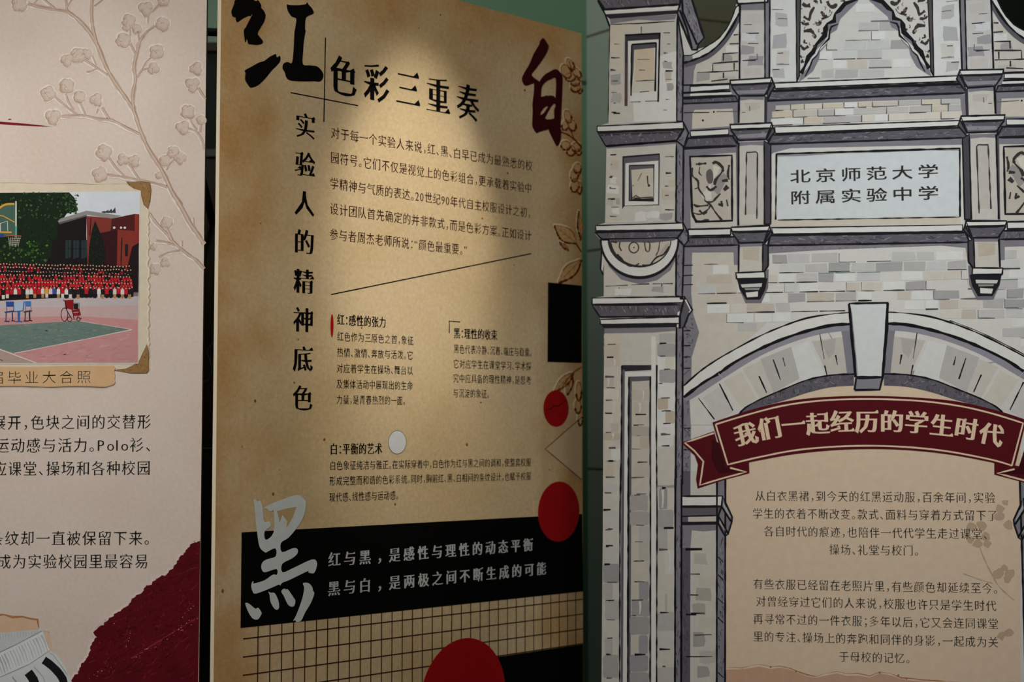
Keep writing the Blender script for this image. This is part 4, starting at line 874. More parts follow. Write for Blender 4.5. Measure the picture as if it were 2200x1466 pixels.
def draw_pillar(m):
    random.seed(21); sh = Sheet(RB, K1, 2, m)
    P = sh.poly
    # upper block
    P(ST, 0, [(320, 200), (985, 170), (980, 1195), (305, 1220)])
    P(WH, 1, [(620, 620), (975, 500), (980, 1190), (560, 1200), (550, 1000)]); P((214, 204, 188), 2, [(325, 250), (600, 240), (460, 340), (460, 700), (330, 660)])
    patches(sh, 2, [(325, 660), (460, 660), (460, 1030), (312, 1010)], K1, 5, (14, 26), (16, 24)); patches(sh, 2, [(825, 500), (970, 500), (970, 930), (825, 930)], K1, 5, (12, 26), (14, 24))
    P(SH2, 0, [(985, 130), (1045, 540), (1035, 1195), (980, 1195)], ol=3, oll=5); sh.hatch(3, [(990, 200), (1035, 540), (1030, 1190), (985, 1190)], K1, 26, DKS + [(160, 156, 164)], (4, 14), (1, 2.4), 1.57)
    P(SHD, 1, [(150, -110), (1010, -180), (1030, 0), (1010, 45), (275, 95), (200, 0), (150, -60)]); sh.hatch(2, [(210, -60), (1015, -60), (1010, 40), (280, 85)], K1, 60, DKS + [(140, 137, 146)], (4, 12), (1, 2.2), 1.2)
    P(SH2, 2, [(1030, -130), (1110, -120), (1130, 0), (1250, 375), (1190, 440), (1180, 490), (1130, 490), (985, 130), (1010, 50)], ol=4, oll=5)
    sh.hatch(4, [(1040, 0), (1120, 0), (1230, 370), (1180, 420), (1030, 130)], K1, 40, DKS + [(164, 160, 168)], (4, 14), (1, 2.2), 1.2)
    sh.line(LN, 5, [(1030, -20), (1040, 120), (1180, 440)], 4.5); sh.line(LN, 5, [(1010, 100), (1080, 280), (1130, 480)], 4)
    P(WH, 3, [(270, 95), (1010, 45), (1010, 95), (272, 138)]); sh.line(LN, 5, [(205, 0), (270, 95), (1010, 45), (1025, -20)], 4)
    P((44, 43, 49), 3, [(272, 142), (1000, 100), (985, 135), (320, 185), (300, 170)]); P(SH2, 3, [(320, 185), (980, 140), (965, 190), (800, 205), (600, 195), (330, 235)])
    sh.line(LN, 5, [(205, 10), (275, 140), (320, 260)], 3.4); sh.line(LN, 4, [(330, 240), (600, 232), (960, 208)], 1.6, jit=0.6)
    # recessed panel
    P((62, 60, 66), 2, [(470, 348), (822, 330), (815, 385), (500, 405), (496, 1045), (466, 1045)]); P((92, 74, 70), 3, [(470, 620), (494, 620), (494, 1045), (466, 1045)]); P(WH, 3, [(500, 405), (808, 392), (800, 1000), (520, 1000)])
    P((90, 87, 95), 4, [(535, 440), (778, 420), (775, 470), (562, 492), (555, 690), (535, 920)]); P((214, 198, 174), 5, [(565, 490), (760, 475), (758, 790), (560, 800)]); P((214, 208, 196), 4, [(545, 800), (760, 790), (765, 895), (538, 915)])
    for a in ([(470, 348), (822, 330)], [(538, 442), (530, 945)], [(778, 420), (768, 900)], [(812, 335), (797, 1005)], [(538, 440), (778, 422)]): sh.line(LN, 6, a, 3.2)
    for a in ([(595, 585), (715, 587)], [(610, 690), (670, 692)], [(580, 800), (760, 790)], [(525, 1005), (625, 1003)], [(670, 998), (795, 993)], [(615, 908), (710, 900)], [(632, 262), (632, 330)]): sh.line((84, 80, 82), 6, a, 1.5, jit=0.5)
    dashes(sh, 4, 325, 460, (240, 330, 440, 570, 690, 800, 910, 1015, 1110), K1); dashes(sh, 4, 840, 970, (320, 430, 525, 608, 700, 785, 885, 985, 1085), K1); sh.line(LN, 5, [(320, 260), (305, 1215)], 1.4, jit=.6)
    def cornice(k, white, dark, side, lw=4):
        P(WH, 6, white, k, ol=2.6, oll=9); P(SHD, 6, dark, k, ol=2.8, oll=9); P(SH2, 6, side, k, ol=3.4, oll=9)
        sh.hatch(8, dark, k, 46, DKS + [(128, 125, 134), (150, 146, 152)], (3, 10), (1, 2.4)); sh.hatch(8, side, k, 10, DKS, (3, 9), (1, 2.2))
        sh.line(LN, 9, [dark[0], dark[1]], lw, k); sh.line(LN, 9, [dark[3], dark[2]], lw, k)
    cornice(K2, [(150, 40), (795, 8), (800, 58), (150, 82)], [(155, 88), (797, 64), (745, 150), (215, 190)], [(795, 8), (835, 90), (800, 192), (745, 150), (800, 60)])
    P((64, 62, 68), 7, [(165, 100), (770, 78), (765, 92), (180, 112)], K2)
    # middle block with framed recess
    P(ST, 3, [(220, 190), (745, 150), (740, 755), (210, 768)], K2); P(SH2, 3, [(745, 150), (798, 192), (792, 772), (740, 755)], K2, ol=3.4, oll=5); sh.hatch(4, [(752, 170), (792, 200), (788, 765), (745, 750)], K2, 24, DKS + [(160, 157, 164)], (4, 12), (1, 2.2), 1.57)
    P(SH2, 4, [(222, 190), (745, 152), (742, 172), (500, 192), (225, 208)], K2)
    patches(sh, 4, [(225, 220), (335, 215), (335, 760), (215, 760)], K2, 7, (12, 26), (12, 22)); patches(sh, 4, [(625, 400), (738, 395), (736, 750), (400, 755), (400, 668), (625, 660)], K2, 9, (16, 30), (14, 22))
    P((40, 39, 45), 5, [(340, 265), (620, 243), (615, 632), (352, 640), (338, 662)], K2); P(SHD, 6, [(350, 278), (612, 256), (612, 300), (365, 322), (362, 620), (350, 635)], K2); P(WH, 7, [(362, 318), (610, 298), (608, 626), (358, 636)], K2)
    P((42, 40, 45), 8, [(388, 330), (580, 325), (576, 605), (386, 602)], K2); P(SHD, 9, [(396, 338), (572, 333), (570, 356), (408, 372), (404, 590), (394, 595)], K2); P((208, 200, 184), 10, [(406, 368), (571, 354), (572, 578), (480, 585), (440, 572), (415, 588)], K2)
    sh.line((60, 56, 56), 11, [(527, 412), (530, 470), (545, 490)], 2.2, K2); sh.blob((70, 64, 62), 11, 538, 485, 3, K2); sh.line((96, 88, 84), 11, [(485, 390), (455, 450)], 1.3, K2); sh.line((60, 56, 56), 11, [(415, 580), (440, 560), (470, 578), (568, 572)], 2.4, K2); sh.blob((60, 56, 56), 11, 420, 486, 1.3, K2)
    dashes(sh, 5, 228, 320, (250, 334, 418, 506, 584, 650, 712), K2, p=0.95); dashes(sh, 5, 650, 736, (265, 390, 486, 556, 670), K2, p=0.95)
    cornice(K2, [(140, 785), (790, 765), (797, 815), (140, 825)], [(135, 836), (797, 820), (750, 880), (185, 890)], [(795, 765), (832, 840), (832, 900), (800, 935), (752, 880), (797, 818)])
    # half-round tablet
    P(ST, 3, [(200, 1000), (745, 940), (742, 1310), (200, 1316)], K2); P(SH2, 3, [(745, 880), (800, 935), (788, 1320), (740, 1312)], K2, ol=3.4, oll=5); sh.hatch(4, [(750, 900), (794, 940), (784, 1310), (745, 1300)], K2, 16, DKS, (4, 12), (1, 2.2), 1.57)
    P(SH2, 4, [(200, 940), (235, 1090), (330, 1190), (470, 1225), (600, 1195), (700, 1120), (745, 1030), (745, 900)], K2, smooth=0)
    arc = lambda cx, cy, rx, ry, a0=0, a1=180, n=22: [(cx + rx * math.cos(math.radians(a0 + (a1 - a0) * i / n)), cy + ry * math.sin(math.radians(a0 + (a1 - a0) * i / n))) for i in range(n + 1)]
    P((34, 33, 38), 5, arc(468, 888, 300, 300), K2); P(WH, 6, arc(468, 888, 284, 276), K2); P((54, 51, 54), 7, arc(468, 888, 240, 212), K2); P((205, 196, 182), 8, arc(478, 888, 222, 196, 0, 180), K2)
    P(SHD, 9, [(240, 890), (740, 880), (735, 895), (560, 915), (380, 908), (250, 912)], K2)
    sh.line((66, 62, 62), 10, arc(425, 950, 36, 40, 0, 360), 2.2, K2); sh.blob(LN, 10, 426, 950, 1.6, K2); sh.line((66, 62, 62), 10, [(505, 905), (515, 970), (540, 975), (545, 920), (530, 905)], 2.2, K2, smooth=3); sh.line((66, 62, 62), 10, [(320, 910), (316, 945), (332, 975)], 2.4, K2); sh.line((66, 62, 62), 10, [(255, 905), (300, 912)], 3.4, K2)
    sh.line((54, 50, 50), 10, [(300, 1000), (335, 1035), (350, 1055), (385, 1085), (430, 1088), (465, 1068)], 3, K2, smooth=3); sh.line((54, 50, 50), 10, [(488, 1082), (545, 1082), (570, 1050), (600, 1020), (650, 1000), (690, 940)], 3.2, K2, smooth=3); sh.line((84, 78, 76), 10, [(618, 905), (610, 970), (590, 1010)], 2, K2, smooth=3); P((184, 172, 156), 9, [(620, 990), (660, 930), (690, 910), (660, 990), (590, 1040)], K2)
    sh.line(LN, 5, [(185, 955), (175, 1110), (195, 1155)], 3, K2)
    for a in ([(212, 1240), (380, 1232)], [(405, 1230), (540, 1222)], [(565, 1222), (718, 1220)], [(635, 1225), (632, 1262)], [(315, 1250), (320, 1310)]): sh.line((70, 66, 68), 5, a, 1.8, K2, jit=.6)
    patches(sh, 5, [(205, 1240), (735, 1235), (735, 1305), (205, 1305)], K2, 5, (24, 44), (12, 18))
    # lower cornice
    P(WH, 6, [(112, 72), (805, 62), (800, 108), (112, 120)], K3, ol=2.6, oll=9); dk = [(112, 126), (795, 122), (772, 205), (172, 215)]; P(SHD, 6, dk, K3, ol=3, oll=9); sh.hatch(8, dk, K3, 70, DKS + [(150, 146, 150)], (3, 12), (1, 2.4), 1.3)
    P(WH, 7, [(172, 233), (770, 213), (770, 262), (175, 270)], K3, ol=2.4, oll=9); P((40, 39, 44), 7, [(180, 272), (748, 266), (745, 292), (200, 300)], K3); sd = [(805, 62), (862, 160), (832, 205), (800, 290), (770, 300), (770, 210)]; P(SHD, 7, sd, K3, ol=4, oll=9); sh.line(WH, 9, [(812, 85), (852, 165), (838, 180)], 2.4, K3); sh.poly(LN, 10, [(768, 66), (798, 64), (796, 84), (770, 84)], K3)
    P(WH, 8, [(752, 180), (770, 170), (768, 260), (752, 262)], K3)
    # shaft
    P(ST, 3, [(205, 295), (745, 290), (738, 1466), (193, 1466)], K3); P(ST, 3, [(180, 110), (668, 110), (660, 2400), (165, 2400)], K4); P(WH, 4, [(600, 500), (738, 520), (735, 1100), (600, 1100)], K3)
    WRM = [(214, 204, 190), (206, 194, 178), (200, 190, 178), (218, 212, 200), (222, 222, 216), (198, 184, 166)]; GRY = [(186, 184, 181), (172, 171, 170), (202, 201, 197), (162, 161, 161), (192, 189, 184), (212, 211, 206)]
    blocks(sh, 4, 202, 322, (340, 420, 522, 590, 662, 750, 840, 940, 1010, 1080, 1140, 1200, 1290, 1415), K3, WRM, .75); blocks(sh, 4, 604, 734, (335, 412, 512, 605, 708, 820, 915, 1018, 1095, 1185, 1290, 1400), K3, WRM + GRY[:2], .7)
    blocks(sh, 5, 176, 284, (130, 185, 305, 435, 550, 665, 795, 910, 1042, 1168, 1283, 1440, 1560), K4, GRY, .85); blocks(sh, 5, 542, 655, (130, 155, 300, 420, 572, 740, 870, 995, 1120, 1245, 1365, 1480), K4, GRY, .7)
    P(SH2, 5, [(205, 300), (738, 295), (736, 318), (560, 332), (205, 338)], K3)
    P(SH2, 4, [(745, 290), (792, 290), (787, 1470), (737, 1470)], K3); sh.line(LN, 9, [(745, 290), (738, 1470)], 3.6, K3); sh.line(LN, 9, [(792, 290), (788, 1470)], 3.6, K3); P(SH2, 4, [(664, 90), (706, 90), (700, 2400), (658, 2400)], K4); sh.line(LN, 9, [(664, 90), (661, 1466), (658, 2400)], 3.6, K4); sh.line(LN, 9, [(706, 90), (703, 1466), (700, 2400)], 3.6, K4)
    sh.hatch(6, [(748, 300), (788, 300), (784, 1460), (742, 1460)], K3, 50, DKS + [(156, 153, 160)], (4, 16), (1, 2.4), 1.57); sh.hatch(6, [(665, 300), (702, 300), (698, 1460), (662, 1460)], K4, 36, DKS + [(156, 153, 160)], (4, 16), (1, 2.4), 1.57)
    P((50, 48, 54), 6, [(335, 575), (556, 575), (556, 612), (358, 622), (335, 640)], K3)
    def tall(col, lay, a0, a1, b0, b1, y0):           # a strip running down the shaft; a: upper edges in K3, b: lower edges in K4
        q = topx([(a0, y0), (a1, y0)], K3) + topx([(b1, 2400), (b0, 2400)], K4); P(col, lay, q, PX)
    tall(SHD, 6, 335, 358, 290, 303, 610); tall(WH, 7, 358, 388, 303, 338, 630); P(WH, 7, [(358, 628), (556, 625), (556, 655), (385, 662)], K3); tall(SHD, 7, 388, 410, 345, 356, 662); P(SHD, 7, [(388, 662), (556, 658), (556, 690), (400, 700)], K3); tall((204, 197, 185), 8, 410, 548, 356, 490, 698); tall(SH2, 7, 546, 558, 488, 500, 662); tall(WH, 8, 556, 590, 502, 532, 360)
    blocks(sh, 9, 410, 546, (755, 845, 940, 1030, 1110, 1205, 1300, 1415), K3, WRM + [(184, 178, 168)], .75); blocks(sh, 9, 358, 490, (20, 85, 198, 310, 410, 520, 652, 790, 910, 1020, 1150, 1278, 1400, 1520), K4, [(176, 172, 166), (164, 162, 162), (190, 186, 180), (158, 157, 160), (198, 195, 188)], .85)
    for (a, b, y0, wl) in ((335, 287, 580, 2.6), (388, 342, 662, 3), (548, 492, 662, 2.4), (597, 537, 575, 2.6)):
        q = topx([(a, y0), (a - 3, 1100)], K3) + topx([(b + 3, 300), (b, 1466), (b, 2400)], K4); sh.line(LN, 10, q, wl, PX, jit=.45)
    dashes(sh, 10, 208, 320, (420, 522, 662, 750, 840, 940, 1080, 1200, 1290, 1415), K3, 2.6, .9); dashes(sh, 10, 610, 732, (412, 512, 605, 708, 820, 915, 1018, 1095, 1185), K3, 2.6, .9); dashes(sh, 10, 405, 545, (755, 845, 940, 1030, 1110, 1205, 1300, 1415), K3, 2, .8)
    dashes(sh, 10, 175, 282, (185, 305, 435, 550, 665, 795, 910, 1042, 1168, 1283, 1440), K4, 3.2, .95, .7); dashes(sh, 10, 360, 488, (85, 198, 410, 520, 652, 790, 910, 1020, 1278), K4, 2.8, .9); dashes(sh, 10, 550, 652, (155, 420, 572, 995, 1245, 1365), K4, 3.2, .95, .8)
    return sh
def lab(o, m, l, r): o['label'] = r if m else l
for m in (False, True):
    o = draw_pillar(m).build('drawn_pillar', rb); lab(o, m, 'left brick pillar of the drawn gate', 'right brick pillar of the drawn gate, mirrored')

def draw_volute(m):
    random.seed(31); sh = Sheet(RB, K1, 1, m); P = sh.poly
    out = [(1045, 545), (1130, 540), (1270, 460), (1400, 370), (1500, 230), (1560, 80), (1592, 55)]; inn = [(1045, 622), (1150, 590), (1300, 520), (1430, 400), (1520, 270), (1594, 130)]
    so, si = catmull(out, 5), catmull(inn, 5)
    P(SH2, 0, [(1045, 620), (1185, 600), (1150, 700), (1140, 840), (1040, 850)]); P(ST, 0, [(1180, 640), (1300, 560), (1440, 440), (1590, 300), (1590, 830), (1150, 830), (1150, 720)])
    P(SHD, 2, si + [(1596, 190)] + [(x + 22, y + 42) for x, y in si[::-1]]); P(WH, 3, so + si[::-1]); P(SH2, 4, [(1045, 548), (1132, 542), (1142, 590), (1045, 620)])
    sh.line(LN, 5, so, 2.2, K1, jit=.3); sh.line(LN, 5, si, 3.6, K1, jit=.4); sh.line(LN, 5, [(1045, 545), (1040, 840)], 4)
    for a in ([(1430, 530), (1585, 520)], [(1335, 625), (1585, 605)], [(1335, 630), (1335, 700)], [(1545, 620), (1545, 690)], [(1440, 530), (1438, 600)], [(1180, 715), (1430, 705), (1585, 695)], [(1440, 715), (1440, 770)], [(1500, 432), (1590, 430)], [(1540, 345), (1588, 340)], [(1320, 800), (1480, 780)]): sh.line((52, 50, 54), 4, a, 2.2, K1, jit=.5)
    patches(sh, 1, [(1160, 710), (1580, 700), (1580, 825), (1160, 825)], K1, 6, (26, 44), (13, 20)); patches(sh, 1, [(1440, 460), (1585, 400), (1585, 690), (1350, 690)], K1, 5, (22, 34), (14, 18))
    # the mouldings between pillar and pilaster
    def mould(white, dark, k=K1):
        P(WH, 3, white, k, ol=2.6, oll=6); P(SHD, 3, dark, k, ol=3.4, oll=6); sh.hatch(5, dark, k, 30, DKS + [(134, 131, 140)], (3, 10), (1, 2.2), 1.3)
    P(SH2, 1, [(1038, 840), (1600, 820), (1600, 1466), (1040, 1466)])
    mould([(1112, 850), (1500, 832), (1500, 880), (1112, 908)], [(1040, 975), (1560, 945), (1580, 1000), (1040, 1022)]); P(WH, 3, [(1112, 920), (1520, 908), (1520, 930), (1112, 945)]); sh.line(LN, 6, [(1040, 915), (1510, 898)], 3.4); sh.line(LN, 6, [(1040, 960), (1530, 938)], 3); sh.line(LN, 6, [(1040, 840), (1500, 826)], 3)
    P((212, 203, 190), 3, [(1135, 1112), (1160, 1082), (1530, 1070), (1545, 1240), (1130, 1270)]); sh.line(LN, 6, [(1050, 1110), (1300, 1108)], 1.6); sh.line((110, 106, 104), 6, [(1370, 1100), (1575, 1098)], 1.8); sh.blob(LN, 6, 1238, 1186, 2.2, K1); sh.blob(LN, 6, 1345, 1102, 2, K1)
    mould([(1112, 1290), (1492, 1268), (1492, 1325), (1116, 1346)], [(1090, 1365), (1530, 1340), (1590, 1440), (1050, 1466)])
    P(SHD, 3, [(800, 130), (1190, 108), (1210, 185), (795, 200)], K2, ol=3.4, oll=6); P(SH2, 2, [(795, 195), (1215, 185), (1215, 800), (850, 870), (795, 870)], K2)
    P(ST, 3, [(842, 262), (1190, 238), (1198, 800), (852, 806)], K2); P((198, 190, 178), 4, [(846, 268), (1160, 258), (1162, 748), (892, 758), (862, 690)], K2, ol=4, oll=6)
    ORN = (58, 54, 54)
    for a, wl in (([(890, 325), (930, 322), (970, 318)], 4), ([(865, 350), (862, 410), (905, 450), (912, 510), (955, 570), (960, 600), (1010, 608), (1040, 580), (1075, 545)], 3), ([(960, 600), (1000, 630), (1040, 690), (1085, 745)], 3), ([(1000, 620), (985, 660), (925, 700), (870, 690)], 2.6), ([(875, 625), (900, 640), (985, 632)], 3.4), ([(1015, 320), (1045, 310), (1090, 350), (1085, 385), (1040, 440), (1030, 480)], 4.5), ([(970, 490), (1000, 520), (1045, 490)], 4), ([(1140, 330), (1130, 400), (1140, 440)], 3.6), ([(1085, 450), (1130, 445)], 4.5), ([(1100, 520), (1130, 490)], 7), ([(1060, 620), (1085, 640), (1080, 600)], 3.6), ([(1120, 590), (1130, 640)], 3.4), ([(915, 670), (950, 700), (975, 680)], 3), ([(860, 700), (900, 750), (990, 742)], 3.6), ([(880, 510), (910, 500)], 3), ([(920, 345), (915, 390), (935, 410)], 2)): sh.line(ORN, 6, a, wl, K2, smooth=3, jit=.5)
    P((104, 98, 98), 5, [(970, 380), (1000, 360), (1020, 400), (1015, 460), (985, 470), (968, 430)], K2, smooth=3); P((158, 152, 148), 5, [(1040, 440), (1100, 390), (1130, 420), (1060, 560), (1020, 520)], K2); P((222, 216, 204), 5, [(930, 560), (1000, 470), (1010, 590), (960, 600)], K2); P((222, 216, 204), 5, [(1020, 330), (1070, 350), (1050, 400), (1020, 440)], K2)
    mould([(832, 815), (1150, 808), (1150, 855), (836, 862)], [(830, 876), (1190, 868), (1215, 930), (800, 942)], K2); sh.line(LN, 6, [(832, 812), (1150, 804)], 2.6, K2)
    P(SH2, 2, [(798, 945), (1210, 938), (1210, 1080), (1175, 1080), (1172, 985), (862, 988), (855, 1316), (790, 1316)], K2); P(SH2, 2, [(792, 0), (852, 0), (870, 190), (915, 330), (858, 520), (850, 1466), (786, 1466)], K3); sh.hatch(4, [(800, 60), (845, 60), (860, 200), (880, 320), (850, 520), (846, 1460), (790, 1460)], K3, 60, DKS, (4, 14), (1, 2.2)); P(SH2, 2, [(706, 0), (765, 0), (760, 60), (706, 60)], K4)
    for y in (1085, 1160, 1230): sh.line(LN, 4, [(795, y), (868, y - 3)], 1.8, K2)
    for y in (318, 430, 515, 600, 830, 1050, 1210, 1385): sh.line(LN, 4, [(800, y), (850, y - 2)], 2.2, K3, jit=.5)
    return sh
for m in (False, True):
    o = draw_volute(m).build('scroll_wall', rb); lab(o, m, 'scrolled wall section left of the plaque', 'scrolled wall section right of the plaque')

def draw_gable(m):
    random.seed(41); sh = Sheet(RB, K5, 3, m); P = sh.poly
    hyp = [(800, -20), (770, 2), (690, 30), (640, 90), (605, 118), (598, 178), (540, 200), (525, 240), (520, 300), (450, 372), (420, 440), (380, 480), (350, 560), (318, 622)]
    P((214, 212, 207), 0, [(318, -60), (820, -60)] + hyp + [(308, 640)])
    P(SH2, 0, hyp + [(300, 690), (340, 665), (420, 600), (470, 500), (480, 440), (540, 370), (560, 290), (620, 250), (650, 160), (720, 90), (800, 10)])
    sh.line((216, 214, 210), 1, [(520, 260), (545, 280), (530, 350), (450, 440), (400, 520), (330, 610)], 5, smooth=3); sh.line(LN, 2, hyp, 7, jit=.5); sh.line(LN, 2, [(x + 34, y + 26) for x, y in hyp[5:]], 2.6, jit=.6)
    P((86, 82, 84), 1, [(276, -60), (316, -60), (306, 400), (305, 640), (282, 690)], ol=2.4, oll=2)
    B_ = (66, 58, 55)
    for a, wl in (([(330, 30), (360, 50), (395, 45)], 8), ([(430, 60), (400, 110), (385, 165), (340, 140)], 7), ([(490, 95), (505, 130), (535, 140), (490, 160)], 6), ([(440, 190), (470, 210), (480, 180)], 9), ([(320, 185), (345, 205), (385, 200)], 6), ([(340, 265), (400, 260), (435, 300), (425, 320)], 7), ([(315, 385), (345, 415), (380, 390)], 7), ([(350, 335), (345, 360), (370, 365)], 4), ([(425, 380), (432, 400)], 5), ([(540, 10), (560, 50), (605, 60), (610, 30)], 8), ([(480, -10), (490, 30)], 5), ([(330, 500), (325, 530), (340, 515)], 5), ([(380, 520), (405, 455)], 3.4), ([(430, 0), (445, 25)], 5), ([(580, 100), (560, 135), (500, 165)], 2.4), ([(310, 470), (325, 490)], 5), ([(490, 275), (505, 290)], 5), ([(650, 10), (690, 5)], 4)):
        sh.line(B_, 2, a, wl * 0.85, smooth=3, jit=.45, taper=(0.8, 0.9))
    CV = topx([(322, -50), (760, -20)] + hyp[1:] + [(318, 560)], K5)
    for _ in range(46):
        x, y = random.uniform(1720, 1835), random.uniform(2, 140)
        if inside((x, y), CV) and inside((x + 9, y + 7), CV):
            a = random.uniform(0, 6.28); R_ = random.uniform(3, 6); sh.line(random.choice([B_, (92, 82, 78), (150, 142, 138)]), 2, [(x + R_ * math.cos(a + t), y + R_ * math.sin(a + t)) for t in (0, .8, 1.6, 2.3)], random.uniform(1.4, 3), PX, smooth=2, taper=(.9, .5))
    sh.blob((120, 82, 72), 3, 508, 118, 3, K5); sh.blob((130, 116, 106), 3, 458, 208, 3.4, K5); sh.blob((150, 142, 136), 3, 420, 300, 3, K5)
    # wall strip and upper pilaster beside it
    P((222, 223, 220), 0, [(58, -60), (276, -60), (278, 688), (52, 690)]); patches(sh, 1, [(70, 10), (268, 10), (268, 670), (70, 670)], K5, 8, (24, 44), (14, 34), [(204, 204, 202), (194, 192, 192), (184, 182, 186), (212, 208, 202)]); dashes(sh, 2, 70, 265, (75, 160, 455, 540, 590), K5, 1.8, .9)
    k = K1
    P((206, 203, 200), 0, [(1602, -160), (1848, -160), (1846, 772), (1600, 776)], k); patches(sh, 1, [(1610, 110), (1840, 110), (1840, 760), (1610, 760)], k, 8, (26, 50), (15, 24), [(178, 174, 178), (166, 163, 168), (204, 198, 192), (218, 220, 222)])
    P(SH2, 2, [(1604, 40), (1848, 30), (1846, 100), (1610, 102)], k); P(SH2, 1, [(1846, -160), (1898, -160), (1892, 772), (1848, 775)], k, ol=3, oll=4); P(WH, 3, [(1565, -60), (1880, -75), (1875, 22), (1578, 40)], k, ol=4, oll=4); sh.line(LN, 4, [(1602, 40), (1598, 776)], 3.6, k)
    dashes(sh, 3, 1620, 1838, (245, 330, 432, 595), k, 1.8, 1)
    for a in ([(1650, 595), (1775, 585), (1770, 530)],): sh.line((70, 66, 70), 3, a, 1.8, k)
    return sh
for m in (False, True):
    o = draw_gable(m).build('gable_carving', rb); lab(o, m, 'left triangular gable carving in dark curls', 'right triangular gable carving in dark curls')

random.seed(51)
sh = Sheet(RB, K5, 3); P = sh.poly
def longc(white, dark, k, hl=110):
    P(WH, 1, white, k, ol=2.4, oll=4); P(SHD, 1, dark, k, ol=3.6, oll=4); sh.hatch(3, dark, k, hl, DKS + [(128, 125, 136), (146, 143, 150)], (4, 16), (1, 2.6), -0.05)
longc([(92, 702), (1650, 640), (1650, 685), (100, 748)], [(70, 765), (1670, 700), (1728, 785), (30, 852)], K5); sh.line(LN, 4, [(80, 772), (1675, 712)], 3)
P(SH2, 0, [(30, 860), (1735, 795), (1735, 1010), (1680, 1005), (1660, 830), (900, 852), (340, 875), (110, 892), (60, 1066), (15, 1060)])
longc([(95, 1072), (1655, 1018), (1655, 1062), (102, 1128)], [(75, 1140), (1662, 1078), (1725, 1162), (35, 1218)], K5)
longc([(66, 770), (1568, 744), (1568, 795), (78, 818)], [(55, 830), (1592, 805), (1622, 882), (35, 908)], K6); sh.line(LN, 4, [(60, 762), (1572, 740)], 3, K6)
P(SH2, 0, [(20, 110), (1612, 68), (1612, 760), (1575, 740), (60, 765), (20, 780)], K6); P(SH2, 0, [(30, 912), (1612, 888), (1612, 1060), (1592, 925), (1400, 908), (900, 925), (420, 945), (40, 970)], K6); sh.hatch(1, [(45, 915), (1590, 892), (1590, 912), (45, 950)], K6, 26, [(110, 107, 116), (152, 149, 158)], (3, 9), (1, 2.2))
o = sh.build('entablature', rb); o['label'] = 'long drawn cornices above and below the plaque'
sh = Sheet(RB, K6, 8); P = sh.poly
P((218, 217, 211), 0, [(58, 195), (80, 178), (215, 142), (1560, 115), (1580, 135), (1586, 742), (55, 762)]); P((212, 202, 186), 1, [(60, 640), (95, 640), (100, 712), (1546, 690), (1560, 735), (58, 760)]); P((148, 146, 154), 1, [(100, 185), (1548, 142), (1548, 165), (600, 182), (300, 205), (104, 210)])
P((216, 222, 224), 2, [(110, 207), (280, 205), (620, 190), (1290, 160), (1535, 160), (1542, 670), (112, 703)]); sh.line(LN, 3, [(100, 187), (1546, 143), (1548, 682)], 3.4, jit=.4); sh.line(LN, 3, [(103, 187), (97, 705)], 2.6, jit=.6); sh.line(LN, 3, [(112, 708), (1545, 684)], 2.2, jit=.5)
o = sh.build('plaque', rb); o['label'] = 'pale name plaque of the drawn gate'
block('plaque_lettering', rb, RB, PX, 13, [('北京师范大学', (1692.5, 380), (2022, 367.5)), ('附属实验中学', (1692.5, 425.5), (2022.5, 414))],
      (54, 50, 50), 'dark lettering on the plaque', em=31, gx=0.84, dx=0.012, dy=0.010, serif=0)

